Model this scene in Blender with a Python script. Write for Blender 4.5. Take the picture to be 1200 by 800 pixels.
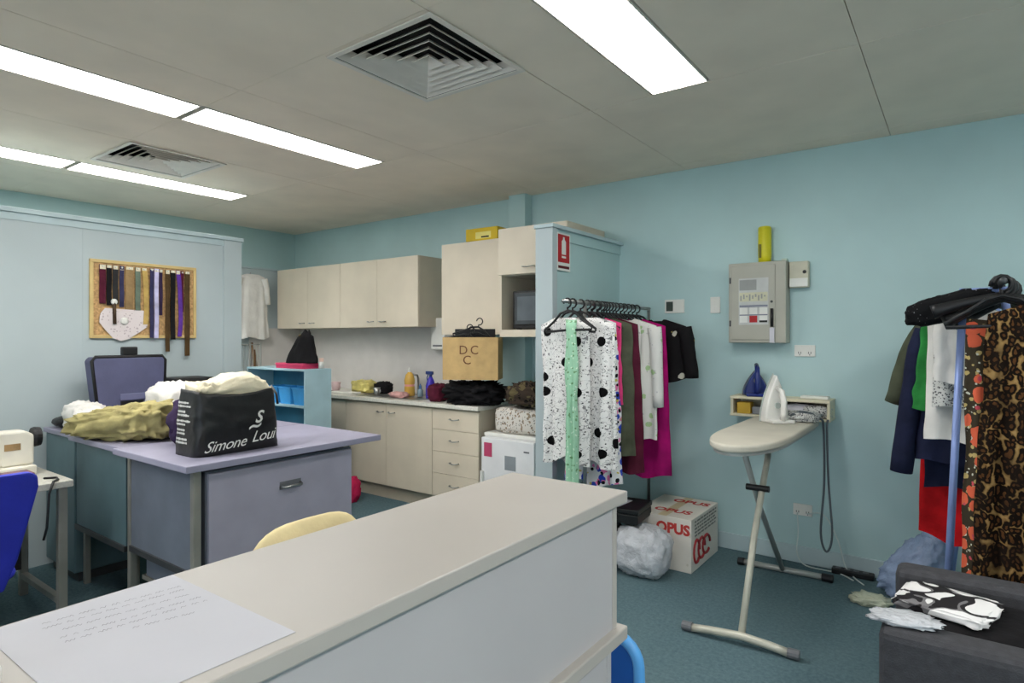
import bpy, bmesh, math, random
from mathutils import Vector, Matrix, noise
R = math.radians
PI = math.pi
scn = bpy.context.scene
for o in list(bpy.data.objects):
    bpy.data.objects.remove(o)
COL = scn.collection

# ---------------------------------------------------------------- camera
cd = bpy.data.cameras.new('camera')
cam = bpy.data.objects.new('camera', cd)
COL.objects.link(cam)
cam.location = (0, 0, 1.474)
cam.rotation_euler = (R(90), 0, R(36.25))
cd.sensor_width = 36.0
cd.lens = 36.0 * 716 / 1200
cd.shift_y = -4.5 / 1200
cd.clip_start = 0.02
scn.camera = cam

# ---------------------------------------------------------------- sky, exposure
wd = bpy.data.worlds.new('sky')
scn.world = wd
wd.use_nodes = True
bg = wd.node_tree.nodes['Background']
bg.inputs[0].default_value = (0.80, 0.90, 1.0, 1)
bg.inputs[1].default_value = 1.2
LIGHT_STRENGTH = 7.2
vs = scn.view_settings
vs.view_transform = 'Standard'
vs.look = 'None'
vs.gamma = 1.0
vs.use_curve_mapping = False
vs.exposure = 1.6

# ---------------------------------------------------------------- materials
def lin(c):
    out = []
    for v in c:
        v /= 255.0
        out.append(v / 12.92 if v <= 0.04045 else ((v + 0.055) / 1.055) ** 2.4)
    return (out[0], out[1], out[2], 1.0)

class NT:
    def __init__(s, m):
        s.t = m.node_tree
        s.b = s.t.nodes['Principled BSDF']
    def n(s, typ, **kw):
        nd = s.t.nodes.new(typ)
        for k, v in kw.items():
            setattr(nd, k, v)
        return nd
    def l(s, a, b):
        s.t.links.new(a, b)
    def coord(s):
        return s.n('ShaderNodeTexCoord').outputs['Object']
    def noise(s, scale, detail=3, rough=0.5, vec=None, dist=0.0):
        nd = s.n('ShaderNodeTexNoise')
        nd.inputs['Scale'].default_value = scale
        nd.inputs['Detail'].default_value = detail
        nd.inputs['Roughness'].default_value = rough
        nd.inputs['Distortion'].default_value = dist
        s.l(vec or s.coord(), nd.inputs['Vector'])
        return nd
    def xz(s):
        sp = s.n('ShaderNodeSeparateXYZ'); s.l(s.coord(), sp.inputs[0])
        cb = s.n('ShaderNodeCombineXYZ'); s.l(sp.outputs[0], cb.inputs[0]); s.l(sp.outputs[2], cb.inputs[1])
        return cb.outputs[0]
    def vor(s, scale, feature='F1', rnd=1.0, vec=None, dim='3D'):
        nd = s.n('ShaderNodeTexVoronoi', feature=feature, voronoi_dimensions=dim)
        nd.inputs['Scale'].default_value = scale
        nd.inputs['Randomness'].default_value = rnd
        s.l(vec or s.coord(), nd.inputs['Vector'])
        return nd
    def ramp(s, src, stops, interp='LINEAR'):
        nd = s.n('ShaderNodeValToRGB')
        cr = nd.color_ramp
        cr.interpolation = interp
        while len(cr.elements) < len(stops):
            cr.elements.new(0.5)
        for e, (p, c) in zip(cr.elements, stops):
            e.position = p
            e.color = lin(c) if max(c) > 1.01 else (c[0], c[1], c[2], 1)
        s.l(src, nd.inputs[0])
        return nd.outputs[0]
    def mix(s, fac, a, b):
        nd = s.n('ShaderNodeMix', data_type='RGBA')
        if isinstance(fac, (int, float)):
            nd.inputs[0].default_value = fac
        else:
            s.l(fac, nd.inputs[0])
        for v, i in ((a, 6), (b, 7)):
            if isinstance(v, tuple):
                nd.inputs[i].default_value = lin(v)
            else:
                s.l(v, nd.inputs[i])
        return nd.outputs[2]
    def color(s, sock):
        s.l(sock, s.b.inputs['Base Color'])
    def bump(s, src, strength, dist=0.01):
        nd = s.n('ShaderNodeBump')
        nd.inputs['Strength'].default_value = strength
        nd.inputs['Distance'].default_value = dist
        s.l(src, nd.inputs['Height'])
        s.l(nd.outputs[0], s.b.inputs['Normal'])

MATS = {}
def mat(name, c, rough=0.6, metal=0.0, var=0.06, scale=6.0, bump=0.0, bscale=60.0, spec=0.4):
    """plain procedural material: base colour with slight noise variation"""
    if name in MATS:
        return MATS[name]
    m = bpy.data.materials.new(name)
    m.use_nodes = True
    t = NT(m)
    t.b.inputs['Roughness'].default_value = rough
    t.b.inputs['Metallic'].default_value = metal
    t.b.inputs['Specular IOR Level'].default_value = spec
    lo = tuple(max(0, v * (1 - var)) for v in c)
    hi = tuple(min(255, v * (1 + var)) for v in c)
    nz = t.noise(scale)
    t.color(t.ramp(nz.outputs[0], [(0.3, lo), (0.7, hi)]) if max(lo) > 1.01 else t.ramp(nz.outputs[0], [(0.3, tuple(v/255 for v in lo)), (0.7, tuple(v/255 for v in hi))]))
    if bump:
        t.bump(t.noise(bscale, 4).outputs[0], bump)
    MATS[name] = m
    return m

def cloth(name, c, var=0.12, bump=0.35):
    return mat(name, c, rough=0.9, var=var, scale=9, bump=bump, bscale=35, spec=0.15)

def newmat(name, rough=0.8, spec=0.2):
    m = bpy.data.materials.new(name)
    m.use_nodes = True
    t = NT(m)
    t.b.inputs['Roughness'].default_value = rough
    t.b.inputs['Specular IOR Level'].default_value = spec
    MATS[name] = m
    return m, t

def print_mat(name, base, layers):
    """cloth with printed blobs: layers = (scale, threshold, colour, randomness)"""
    m, t = newmat(name, 0.9, 0.15)
    cur = base
    nzv = t.noise(22, 3)
    ad = t.n('ShaderNodeVectorMath', operation='MULTIPLY_ADD'); t.l(nzv.outputs[1], ad.inputs[0]); ad.inputs[1].default_value = (0.03, 0.03, 0.03); t.l(t.coord(), ad.inputs[2])
    for sc, th, c, rnd in layers:
        v = t.vor(sc, rnd=rnd, vec=ad.outputs[0])
        mask = t.ramp(v.outputs['Distance'], [(0, (1, 1, 1)), (th, (0, 0, 0))], 'CONSTANT')
        cur = t.mix(mask, cur, c)
    t.color(cur)
    t.bump(t.noise(30).outputs[0], 0.2)
    return m

M = {}
M['paint'] = mat('teal wall paint', (178, 205, 206), 0.55, var=0.025, scale=2.0, bump=0.04, bscale=140)
M['paint_pale'] = mat('pale blue partition paint', (177, 189, 192), 0.5, var=0.02, scale=2.0, bump=0.03, bscale=120)
M['trim_paint'] = mat('pale blue trim paint', (180, 198, 202), 0.45, var=0.02)
M['ceil'] = mat('ceiling board', (244, 228, 210), 0.9, var=0.02, scale=3, bump=0.05, bscale=200)
M['plenum'] = mat('ceiling void', (120, 115, 108), 0.9)
M['vent_white'] = mat('vent enamel', (232, 222, 212), 0.5, var=0.03)
M['dark'] = mat('dark void', (14, 14, 15), 0.8)
M['black_plastic'] = mat('black plastic', (22, 22, 24), 0.45, var=0.1)
M['laminate'] = mat('cream laminate', (214, 202, 182), 0.42, var=0.02, scale=4)
M['laminate_edge'] = mat('cream laminate side', (192, 181, 162), 0.5, var=0.02)
M['worktop'] = mat('pale stone worktop', (214, 212, 202), 0.35, var=0.05, scale=60)
M['splash'] = mat('white splashback', (206, 202, 198), 0.3, var=0.02)
M['white_plastic'] = mat('white plastic', (225, 224, 218), 0.35, var=0.02)
M['white_enamel'] = mat('white enamel', (225, 225, 226), 0.3, var=0.02)
M['chrome'] = mat('brushed metal', (170, 170, 168), 0.3, metal=0.9, var=0.05, scale=40)
M['alu'] = mat('grey painted metal', (168, 170, 166), 0.4, metal=0.4, var=0.04)
M['counter_top'] = mat('counter top laminate', (182, 176, 170), 0.4, var=0.015, scale=3)
M['counter_panel'] = mat('counter panel laminate', (188, 184, 186), 0.4, var=0.015, scale=3)
M['lav_top'] = mat('lavender desk laminate', (146, 144, 164), 0.4, var=0.03)
M['lav_panel'] = mat('slate drawer laminate', (156, 153, 168), 0.45, var=0.03)
M['slate'] = mat('blue grey side panel', (104, 110, 122), 0.5, var=0.05)
M['slate_teal'] = mat('teal grey metal panel', (88, 112, 118), 0.45, var=0.05)
M['frame_dark'] = mat('dark grey metal frame', (70, 72, 74), 0.45, metal=0.3)
M['frame_grey'] = mat('warm grey metal leg', (150, 148, 140), 0.4, metal=0.4)
M['paper'] = mat('white paper', (204, 203, 211), 0.7, var=0.01)
M['ink'] = mat('grey ink', (132, 130, 140), 0.8)
M['blackink'] = mat('black print', (20, 20, 20), 0.7)
M['white_print'] = mat('white print', (225, 225, 220), 0.7)
M['red'] = mat('red print', (176, 28, 34), 0.5)
M['red_ink'] = mat('red carton print', (190, 60, 55), 0.7)
M['cardboard'] = mat('brown cardboard', (196, 164, 112), 0.85, var=0.05, scale=12, bump=0.1)
M['pen'] = mat('brown marker ink', (112, 74, 50), 0.8)
M['blue_tub'] = mat('bright blue plastic', (60, 150, 215), 0.35)
M['blue_deep'] = mat('deep blue plastic', (28, 92, 176), 0.4)
M['blue_light'] = mat('light blue plastic', (96, 168, 232), 0.35)
M['royal'] = mat('royal blue chair fabric', (34, 44, 168), 0.6, bump=0.1)
M['bookcase'] = mat('powder blue painted board', (166, 196, 206), 0.5, var=0.03)
M['bookcase_in'] = mat('blue bookcase back', (60, 120, 150), 0.6)
M['yellow'] = mat('yellow plastic', (214, 204, 36), 0.45)
M['switchboard'] = mat('beige grey enamel', (172, 170, 158), 0.45, var=0.02)
M['label_grey'] = mat('grey label film', (190, 192, 190), 0.4)
M['navy'] = mat('navy case plastic', (84, 86, 116), 0.6, bump=0.1, bscale=90)
M['grey_fabric'] = mat('charcoal upholstery', (62, 62, 66), 0.85, var=0.08, scale=40, bump=0.25, bscale=200)
M['cream_fabric'] = mat('cream upholstery', (226, 208, 160), 0.8, bump=0.15)
M['board_cover'] = mat('beige ironing cover', (196, 190, 176), 0.75, var=0.03, bump=0.1, bscale=100)
M['pole'] = mat('pale grey tube', (188, 186, 172), 0.35, metal=0.2)
M['grey_plastic'] = mat('grey plastic', (100, 102, 106), 0.5)
M['cork'] = mat('cork', (186, 150, 104), 0.95, var=0.15, scale=60, bump=0.3)
M['pine'] = mat('pine frame', (206, 180, 122), 0.6, var=0.06)
M['rail_blue'] = mat('pale violet enamel pole', (140, 160, 214), 0.4, metal=0.2)
M['cable'] = mat('grey cable', (84, 92, 98), 0.5)
M['white_cable'] = mat('white cable', (205, 215, 212), 0.5)
M['wood'] = mat('brown wood', (128, 96, 64), 0.6, var=0.12)
M['machine'] = mat('ivory machine enamel', (214, 210, 196), 0.35)
M['stone_top'] = mat('grey speckled table top', (178, 176, 166), 0.5, var=0.06, scale=80)
M['pale_tub'] = mat('pale grey green plastic', (150, 168, 168), 0.5)
M['bin_green'] = mat('dark green plastic', (52, 76, 72), 0.5)
# cloths
C = {}
for nm, c in {'white': (224, 221, 216), 'cream': (224, 214, 188), 'black': (26, 25, 27), 'khaki': (158, 148, 102), 'plum': (52, 40, 66),
              'magenta': (162, 18, 102), 'maroon': (84, 30, 48), 'olive': (82, 86, 70), 'green': (48, 128, 62), 'mint': (150, 196, 166),
              'hotpink': (216, 66, 124), 'navy': (34, 38, 62), 'red': (206, 28, 34), 'brown': (74, 60, 48), 'grey': (128, 130, 134),
              'purple': (96, 56, 150), 'lilac': (192, 188, 220), 'tan': (150, 124, 88), 'sage': (104, 118, 104), 'indigo': (54, 54, 84),
              'gold': (190, 160, 96), 'charcoal': (48, 48, 50), 'rust': (78, 60, 38), 'pinkred': (190, 40, 84), 'teal': (60, 90, 96)}.items():
    C[nm] = cloth(nm + ' cloth', c, 0.03 if nm in ('white', 'cream') else 0.12)

# carpet
m, t = newmat('teal carpet', 0.95, 0.1)
n1 = t.noise(1.6, 3); n2 = t.noise(55, 4, 0.7); n3 = t.noise(260, 2)
base = t.ramp(n2.outputs[0], [(0.3, (76, 98, 106)), (0.7, (100, 124, 130))])
base = t.mix(t.ramp(n1.outputs[0], [(0.42, (0, 0, 0)), (0.75, (0.25, 0.25, 0.25))]), base, (112, 130, 130))
t.color(base)
t.bump(n3.outputs[0], 0.5, 0.006)
M['carpet'] = m
# polka dot print: big sparse black dots and a fine scribble on white
m, t = newmat('polka dot cloth', 0.9, 0.1)
co = t.xz()
v = t.vor(5.2, rnd=0.8, vec=co, dim='2D')
big = t.ramp(v.outputs['Distance'], [(0, (1, 1, 1)), (0.15, (0, 0, 0))], 'CONSTANT')
v2 = t.vor(26, rnd=1.0, vec=co, dim='2D')
sm = t.ramp(v2.outputs['Distance'], [(0, (1, 1, 1)), (0.10, (0, 0, 0))], 'CONSTANT')
nz = t.noise(24, 1.5, 0.5, dist=1.6, vec=co)
sq = t.ramp(nz.outputs[0], [(0, (0, 0, 0)), (0.472, (1, 1, 1)), (0.502, (0, 0, 0))], 'CONSTANT')
c_ = t.mix(sq, (226, 224, 222), (128, 126, 128))
c_ = t.mix(sm, c_, (70, 68, 70))
t.color(t.mix(big, c_, (14, 13, 14)))
M['polka'] = m
# leopard
m, t = newmat('leopard cloth', 0.9, 0.1)
co = t.xz()
nzv = t.noise(14, 3, vec=co)
ad = t.n('ShaderNodeVectorMath', operation='MULTIPLY_ADD'); t.l(nzv.outputs[1], ad.inputs[0]); ad.inputs[1].default_value = (0.045, 0.06, 0.0)
mp = t.n('ShaderNodeMapping'); mp.inputs['Scale'].default_value = (1, 0.62, 1); t.l(co, mp.inputs[0]); t.l(mp.outputs[0], ad.inputs[2])
v = t.vor(46, 'F1', 0.85, ad.outputs[0], dim='2D')
nz2 = t.noise(9, 3, vec=co); nz3_ = t.noise(60, 2, vec=co)
rg = t.n('ShaderNodeMath', operation='MULTIPLY_ADD'); t.l(nz3_.outputs[0], rg.inputs[0]); rg.inputs[1].default_value = 0.30; t.l(v.outputs['Distance'], rg.inputs[2])
core = t.ramp(rg.outputs[0], [(0, (92, 60, 34)), (0.34, (84, 54, 30)), (0.38, (22, 16, 11)), (0.68, (24, 17, 12)), (0.76, (128, 98, 58)), (0.95, (156, 126, 80))])
t.color(t.mix(t.ramp(nz2.outputs[0], [(0.46, (0, 0, 0)), (0.64, (0.8, 0.8, 0.8))]), core, (30, 22, 17)))
M['leopard'] = m
M['coral'] = print_mat('coral flower cloth', (64, 56, 44), [(30, 0.30, (190, 168, 110), 1.0), (44, 0.22, (206, 206, 190), 1.0), (13, 0.40, (222, 104, 74), 1.0), (17, 0.16, (206, 84, 96), 1.0)])
M['floralfleck'] = print_mat('flecked white cloth', (212, 206, 198), [(34, 0.34, (150, 132, 112), 1.0), (52, 0.26, (120, 118, 112), 1.0)])
M['multi'] = print_mat('multicolour print cloth', (222, 220, 222), [(15, 0.42, (46, 70, 176), 1.0), (21, 0.34, (222, 120, 168), 1.0), (19, 0.26, (24, 24, 30), 1.0), (23, 0.22, (196, 180, 90), 1.0)])
M['mintprint'] = print_mat('mint print cloth', (156, 200, 170), [(30, 0.25, (110, 150, 110), 1.0), (40, 0.2, (206, 226, 206), 1.0)])
M['bwprint'] = print_mat('black and white print cloth', (206, 206, 202), [(95, 0.40, (90, 90, 94), 1.0)])
M['blackwhite'] = print_mat('black cloth with pale print', (24, 22, 24), [(10, 0.22, (196, 192, 176), 1.0), (12, 0.12, (150, 138, 76), 1.0)])
M['camo'] = print_mat('dark mottled cloth', (62, 52, 44), [(14, 0.42, (98, 88, 62), 1.0), (20, 0.36, (30, 26, 24), 1.0)])
M['shirtprint'] = print_mat('white print shirt', (224, 222, 218), [(12, 0.24, (172, 200, 150), 1.0), (26, 0.14, (190, 188, 190), 1.0)])
# crumpled translucent plastics
def plastic_film(name, c, alpha):
    m, t = newmat(name, 0.25, 0.6)
    t.color(t.ramp(t.noise(14, 4).outputs[0], [(0.3, tuple(v * 0.88 for v in c)), (0.7, c)]))
    t.b.inputs['Alpha'].default_value = alpha
    t.bump(t.noise(26, 4, 0.6, dist=1.0).outputs[0], 0.6, 0.02)
    return m
M['film_white'] = plastic_film('white plastic film', (214, 216, 222), 0.93)
M['film_blue'] = plastic_film('blue plastic film', (178, 198, 236), 0.72)
M['film_yellow'] = plastic_film('pale yellow plastic film', (206, 210, 186), 0.9)
# glazing
m = bpy.data.materials.new('window glass'); m.use_nodes = True
nt = m.node_tree; nt.nodes.clear()
o_ = nt.nodes.new('ShaderNodeOutputMaterial'); mx = nt.nodes.new('ShaderNodeMixShader'); tr = nt.nodes.new('ShaderNodeBsdfTransparent'); gl = nt.nodes.new('ShaderNodeBsdfGlossy')
fr = nt.nodes.new('ShaderNodeFresnel'); gl.inputs['Roughness'].default_value = 0.02
nt.links.new(fr.outputs[0], mx.inputs[0]); nt.links.new(tr.outputs[0], mx.inputs[1]); nt.links.new(gl.outputs[0], mx.inputs[2]); nt.links.new(mx.outputs[0], o_.inputs[0])
M['glass'] = m
# lamp diffuser
m = bpy.data.materials.new('lit diffuser'); m.use_nodes = True
t = NT(m)
t.b.inputs['Base Color'].default_value = (0.9, 0.9, 0.9, 1)
t.b.inputs['Emission Color'].default_value = (1.0, 0.985, 0.955, 1)
t.b.inputs['Emission Strength'].default_value = LIGHT_STRENGTH
M['lamp'] = m

# ---------------------------------------------------------------- geometry helpers
class MB:
    def __init__(s):
        s.v = []; s.f = []
    def add(s, vs_, fs):
        k = len(s.v)
        s.v += [tuple(p) for p in vs_]
        s.f += [tuple(i + k for i in q) for q in fs]
        return s
    def box(s, x0, x1, y0, y1, z0, z1):
        vs_ = [(x0, y0, z0), (x1, y0, z0), (x1, y1, z0), (x0, y1, z0), (x0, y0, z1), (x1, y0, z1), (x1, y1, z1), (x0, y1, z1)]
        return s.add(vs_, [(0, 3, 2, 1), (4, 5, 6, 7), (0, 1, 5, 4), (1, 2, 6, 5), (2, 3, 7, 6), (3, 0, 4, 7)])
    def tube(s, path, r, n=8, closed=False):
        path = [Vector(p) for p in path]
        rr = r if isinstance(r, (list, tuple)) else [r] * len(path)
        rings = []
        prev = None
        for i, p in enumerate(path):
            a = path[i - 1] if (i > 0 or closed) else p
            b = path[(i + 1) % len(path)] if (i < len(path) - 1 or closed) else p
            d = (b - a).normalized()
            if prev is None:
                up = Vector((0, 0, 1)) if abs(d.z) < 0.9 else Vector((1, 0, 0))
                u = d.cross(up).normalized()
            else:
                u = (prev - d * prev.dot(d)).normalized()
            prev = u
            w = d.cross(u)
            rings.append([p + (u * math.cos(2 * PI * k / n) + w * math.sin(2 * PI * k / n)) * rr[i] for k in range(n)])
        vs_ = [q for ring in rings for q in ring]
        fs = []
        m_ = len(path)
        for i in range(m_ - (0 if closed else 1)):
            j = (i + 1) % m_
            for k in range(n):
                k2 = (k + 1) % n
                fs.append((i * n + k, i * n + k2, j * n + k2, j * n + k))
        if not closed:
            fs.append(tuple(reversed(range(n))))
            fs.append(tuple((m_ - 1) * n + k for k in range(n)))
        return s.add(vs_, fs)
    def lathe(s, prof, n=20, c=(0, 0, 0)):
        vs_ = []
        for r, z in prof:
            for k in range(n):
                a = 2 * PI * k / n
                vs_.append((c[0] + r * math.cos(a), c[1] + r * math.sin(a), c[2] + z))
        fs = []
        for i in range(len(prof) - 1):
            for k in range(n):
                k2 = (k + 1) % n
                fs.append((i * n + k, i * n + k2, (i + 1) * n + k2, (i + 1) * n + k))
        fs.append(tuple(reversed(range(n))))
        fs.append(tuple((len(prof) - 1) * n + k for k in range(n)))
        return s.add(vs_, fs)
    def prism(s, pts, fn, d0, d1):
        """polygon pts (2D) extruded from d0 to d1; fn(a, b, d) -> 3D"""
        n = len(pts)
        vs_ = [fn(a, b, d0) for a, b in pts] + [fn(a, b, d1) for a, b in pts]
        fs = [tuple(reversed(range(n))), tuple(range(n, 2 * n))]
        for i in range(n):
            j = (i + 1) % n
            fs.append((i, j, n + j, n + i))
        return s.add(vs_, fs)
    def grid(s, fn, nu, nv, closed_u=False):
        vs_ = [fn(i / nu, j / nv) for j in range(nv + 1) for i in range(nu + (0 if closed_u else 1))]
        w = nu if closed_u else nu + 1
        fs = []
        for j in range(nv):
            for i in range(nu):
                i2 = (i + 1) % w if closed_u else i + 1
                fs.append((j * w + i, j * w + i2, (j + 1) * w + i2, (j + 1) * w + i))
        return s.add(vs_, fs)
    def build(s, name, material, parent=None, bevel=0, smooth=False, loc=None, rot=None, segs=2):
        me = bpy.data.meshes.new(name)
        me.from_pydata(s.v, [], s.f)
        bm = bmesh.new(); bm.from_mesh(me)
        bmesh.ops.recalc_face_normals(bm, faces=bm.faces)
        bm.to_mesh(me); bm.free()
        me.materials.append(material)
        if smooth:
            for p in me.polygons:
                p.use_smooth = True
        o = bpy.data.objects.new(name, me)
        COL.objects.link(o)
        if parent:
            o.parent = parent
        if loc: o.location = loc
        if rot: o.rotation_euler = rot
        if bevel:
            b = o.modifiers.new('bevel', 'BEVEL'); b.width = bevel; b.segments = segs; b.limit_method = 'ANGLE'
        return o

def box(name, material, parent, x0, x1, y0, y1, z0, z1, bevel=0):
    return MB().box(x0, x1, y0, y1, z0, z1).build(name, material, parent, bevel)

def tag(o, label, cat, group=None):
    o['label'] = label; o['category'] = cat
    if group: o['group'] = group
    return o
def thing(name, label, cat, loc=(0, 0, 0), rotz=0, group=None):
    o = bpy.data.objects.new(name, None)
    COL.objects.link(o)
    o.location = loc; o.rotation_euler = (0, 0, rotz)
    o.empty_display_size = 0.1
    return tag(o, label, cat, group)
def struct(o):
    o['kind'] = 'structure'
    return o
def copy_tree(o, parent=None):
    c = o.copy(); COL.objects.link(c); c.parent = parent
    for ch in list(o.children):
        copy_tree(ch, c)
    return c
def relabel(o, label, group=None):
    o['label'] = label
    if group: o['group'] = group

def text_mesh(name, body, size, material, parent, mw, shear=0.0, extrude=0.0006, spacing=1.0, bold=0.0, align='CENTER'):
    cu = bpy.data.curves.new(name, 'FONT')
    cu.body = body; cu.size = size; cu.shear = shear; cu.extrude = extrude; cu.space_character = spacing
    cu.align_x = align; cu.align_y = 'CENTER'; cu.offset = bold; cu.resolution_u = 3
    tmp = bpy.data.objects.new('tmp', cu)
    COL.objects.link(tmp)
    bpy.context.view_layer.update()
    me = bpy.data.meshes.new_from_object(tmp.evaluated_get(bpy.context.evaluated_depsgraph_get()))
    bpy.data.objects.remove(tmp)
    me.name = name
    me.materials.clear(); me.materials.append(material)
    me.transform(mw)
    o = bpy.data.objects.new(name, me)
    COL.objects.link(o)
    if parent: o.parent = parent
    return o
def frame_mat(origin, xdir, ydir):
    x = Vector(xdir).normalized(); y = Vector(ydir).normalized(); z = x.cross(y)
    m_ = Matrix.Identity(4)
    for i in range(3):
        m_[i][0] = x[i]; m_[i][1] = y[i]; m_[i][2] = z[i]; m_[i][3] = origin[i]
    return m_

def nz3(x, y, z): return noise.noise(Vector((x, y, z)))
def ridge(x, y, z): return 1 - 2 * abs(noise.noise(Vector((x, y, z))))

def blob(a, b, c, seed=0, amp=0.12, freq=3.0, nu=40, nv=22, power=0.6, stretch=(1, 1, 1), top=None, crease=0.0, cfreq=5.0):
    """crumpled heap: superellipsoid half sizes a, b, height c, flat on z=0"""
    mb = MB()
    def sp(v, p): return math.copysign(abs(v) ** p, v)
    def fn(u, v):
        th = 2 * PI * u; ph = PI * (v - 0.5) * 0.999
        cx = sp(math.cos(ph), power) * sp(math.cos(th), power); cy = sp(math.cos(ph), power) * sp(math.sin(th), power); cz = sp(math.sin(ph), power)
        dx, dy, dz = math.cos(ph) * math.cos(th), math.cos(ph) * math.sin(th), math.sin(ph)
        q = (dx * freq * stretch[0] + seed * 7.3, dy * freq * stretch[1] + seed * 3.1, dz * freq * stretch[2])
        k = 1 + amp * (nz3(*q) + 0.7 * ridge(q[0] * 1.7, q[1] * 1.7, q[2] * 1.7) - 0.35 + 0.35 * ridge(q[0] * 4, q[1] * 4, q[2] * 4))
        if crease: k += crease * (ridge((dx + dy * 0.5) * cfreq + seed, dy * 1.2, dz * 1.5 + dx * 0.8) ** 3 - 0.3)
        x, y, z = a * cx * k, b * cy * k, c * 0.5 * (1 + cz * k)
        if top: z = z * (1 + top(x / a, y / b))
        return (x, y, max(z, 0.0))
    mb.grid(fn, nu, nv, closed_u=True)
    n = nu
    mb.f.append(tuple(reversed(range(n))))
    mb.f.append(tuple(nv * n + k for k in range(n)))
    return mb

def garment(w_top, w_hem, length, thick=0.05, seed=0, folds=5, amp=0.02, slope=0.32, waist=None, nu=44, nv=22, hemwave=0.012, neck=0.05):
    """hanging garment; local x = width, y = thickness, z down from 0"""
    rnd = random.Random(seed)
    ph = rnd.random() * 6
    mb = MB()
    def fn(u, v):
        a = 2 * PI * u
        ca, sa = math.cos(a), math.sin(a)
        xs = math.copysign(abs(ca) ** 0.7, ca)
        w = w_top + (w_hem - w_top) * v ** 0.8
        if waist: w *= 1 - waist * math.exp(-((v - 0.35) / 0.16) ** 2)
        x = xs * w * 0.5
        tk = 0.012 + (thick - 0.012) * min(1, v * 2.2)
        fold = amp * min(1, v * 1.8) * math.sin(x / max(w, 0.01) * folds * 2 * PI + ph + v * 1.3) + amp * 0.6 * min(1, v * 1.8) * nz3(x * 9 + seed, v * 3, 0)
        y = math.copysign(abs(sa) ** 0.8, sa) * tk + fold
        zt = -slope * max(0, abs(x) - neck) - (0.04 * max(0, 1 - (x / neck) ** 2) if abs(x) < neck else 0)
        zb = -length + hemwave * math.sin(x * 23 + ph) + 0.02 * nz3(x * 6, seed, 1)
        return (x + 0.012 * nz3(v * 5, seed * 2.1, xs), y, zt * (1 - v) + zb * v)
    mb.grid(fn, nu, nv, closed_u=True)
    mb.f.append(tuple(range(nu)))
    return mb
def sleeve(x0, z0, dx, length, r0=0.055, r1=0.045, seed=0):
    mb = MB()
    pts = []; rr = []
    for i in range(9):
        t_ = i / 8
        pts.append((x0 + dx * t_ ** 0.7 + 0.008 * nz3(t_ * 4, seed, 3), 0.015 * nz3(t_ * 3, seed, 7), z0 - length * t_))
        rr.append((r0 + (r1 - r0) * t_) * (1 + 0.1 * nz3(t_ * 8, seed, 5)))
    mb.tube(pts, rr, 12)
    return mb

def hook_path(r=0.028, z0=0.0):
    """hanger hook whose inside crown rests at z0 (top of the rail)"""
    pts = [(0, 0, z0 - 0.075), (0, 0, z0 - 0.05)]
    for i in range(10):
        a = -PI / 2 + 0.25 + i * (PI * 1.45) / 9
        pts.append((r * math.cos(a) * 0.9, 0, z0 - r + r * math.sin(a) + 0.002))
    return pts
def make_hanger(w=0.40):
    """origin on the rail crown; bar hangs in the local xz plane"""
    o = thing('clothes_hanger', '', 'hanger')
    MB().tube(hook_path(), 0.005, 6).build('hook', M['black_plastic'], o, smooth=True)
    h = w / 2
    p = [(0, 0, -0.07), (0.05, 0, -0.085), (h * 0.6, 0, -0.13), (h, 0, -0.175), (h * 0.97, 0, -0.19), (0, 0, -0.185), (-h * 0.97, 0, -0.19), (-h, 0, -0.175), (-h * 0.6, 0, -0.13), (-0.05, 0, -0.085)]
    MB().tube(p, 0.0075, 7, closed=True).build('hanger_body', M['black_plastic'], o, smooth=True)
    return o

# ================================================================ THE SETTING
XL, XR, YF, YB, ZC = -6.4, 2.6, -2.75, 4.354, 2.70
struct(box('floor', M['carpet'], None, XL - 0.1, XR + 0.1, YF - 0.1, YB + 0.1, -0.1, 0))
struct(box('wall_back', M['paint'], None, XL, XR, YB, YB + 0.12, 0, ZC + 0.03))
wl = struct(box('wall_left', M['paint'], None, XL - 0.12, XL, YF, YB + 0.12, 0, ZC + 0.03))
box('lining_panel', M['paint_pale'], wl, XL, -6.3, 2.2, YB, 0, 2.235)
box('capping', M['trim_paint'], wl, XL, -6.285, 2.2, YB, 2.235, 2.255, 0.003)
struct(box('wall_right', M['paint'], None, XR, XR + 0.12, YF, YB + 0.12, 0, ZC + 0.03))
# front wall with a shop window behind the camera
wf = MB()
wf.box(XL, -2.2, YF - 0.12, YF, 0, ZC + 0.03); wf.box(-2.2, 2.2, YF - 0.12, YF, 2.3, ZC + 0.03); wf.box(-2.2, 2.2, YF - 0.12, YF, 0, 0.5); wf.box(2.2, XR, YF - 0.12, YF, 0, ZC + 0.03)
struct(wf.build('wall_front', M['paint']))
win = bpy.data.objects.new('window_1', None); COL.objects.link(win); struct(win)
for i in range(3):
    xa = -2.2 + i * 4.4 / 3; xb = xa + 4.4 / 3
    fr_ = MB(); fr_.box(xa, xa + 0.04, YF - 0.09, YF - 0.03, 0.5, 2.3); fr_.box(xb - 0.04, xb, YF - 0.09, YF - 0.03, 0.5, 2.3); fr_.box(xa + 0.04, xb - 0.04, YF - 0.09, YF - 0.03, 2.26, 2.3); fr_.box(xa + 0.04, xb - 0.04, YF - 0.09, YF - 0.03, 0.5, 0.54)
    fr_.build('window_frame', M['alu'], win)
    box('pane', M['glass'], win, xa + 0.04, xb - 0.04, YF - 0.063, YF - 0.057, 0.54, 2.26)
struct(box('baseboard_back', M['trim_paint'], None, -2.15, XR, YB - 0.015, YB, 0, 0.11, 0.004))
struct(box('trim_1', M['splash'], None, -6.3, -3.52, YB - 0.012, YB, 0.92, 1.58))
struct(box('trim_2', M['splash'], None, -6.3, -6.288, 3.7, YB - 0.012, 0.92, 1.58))
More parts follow.
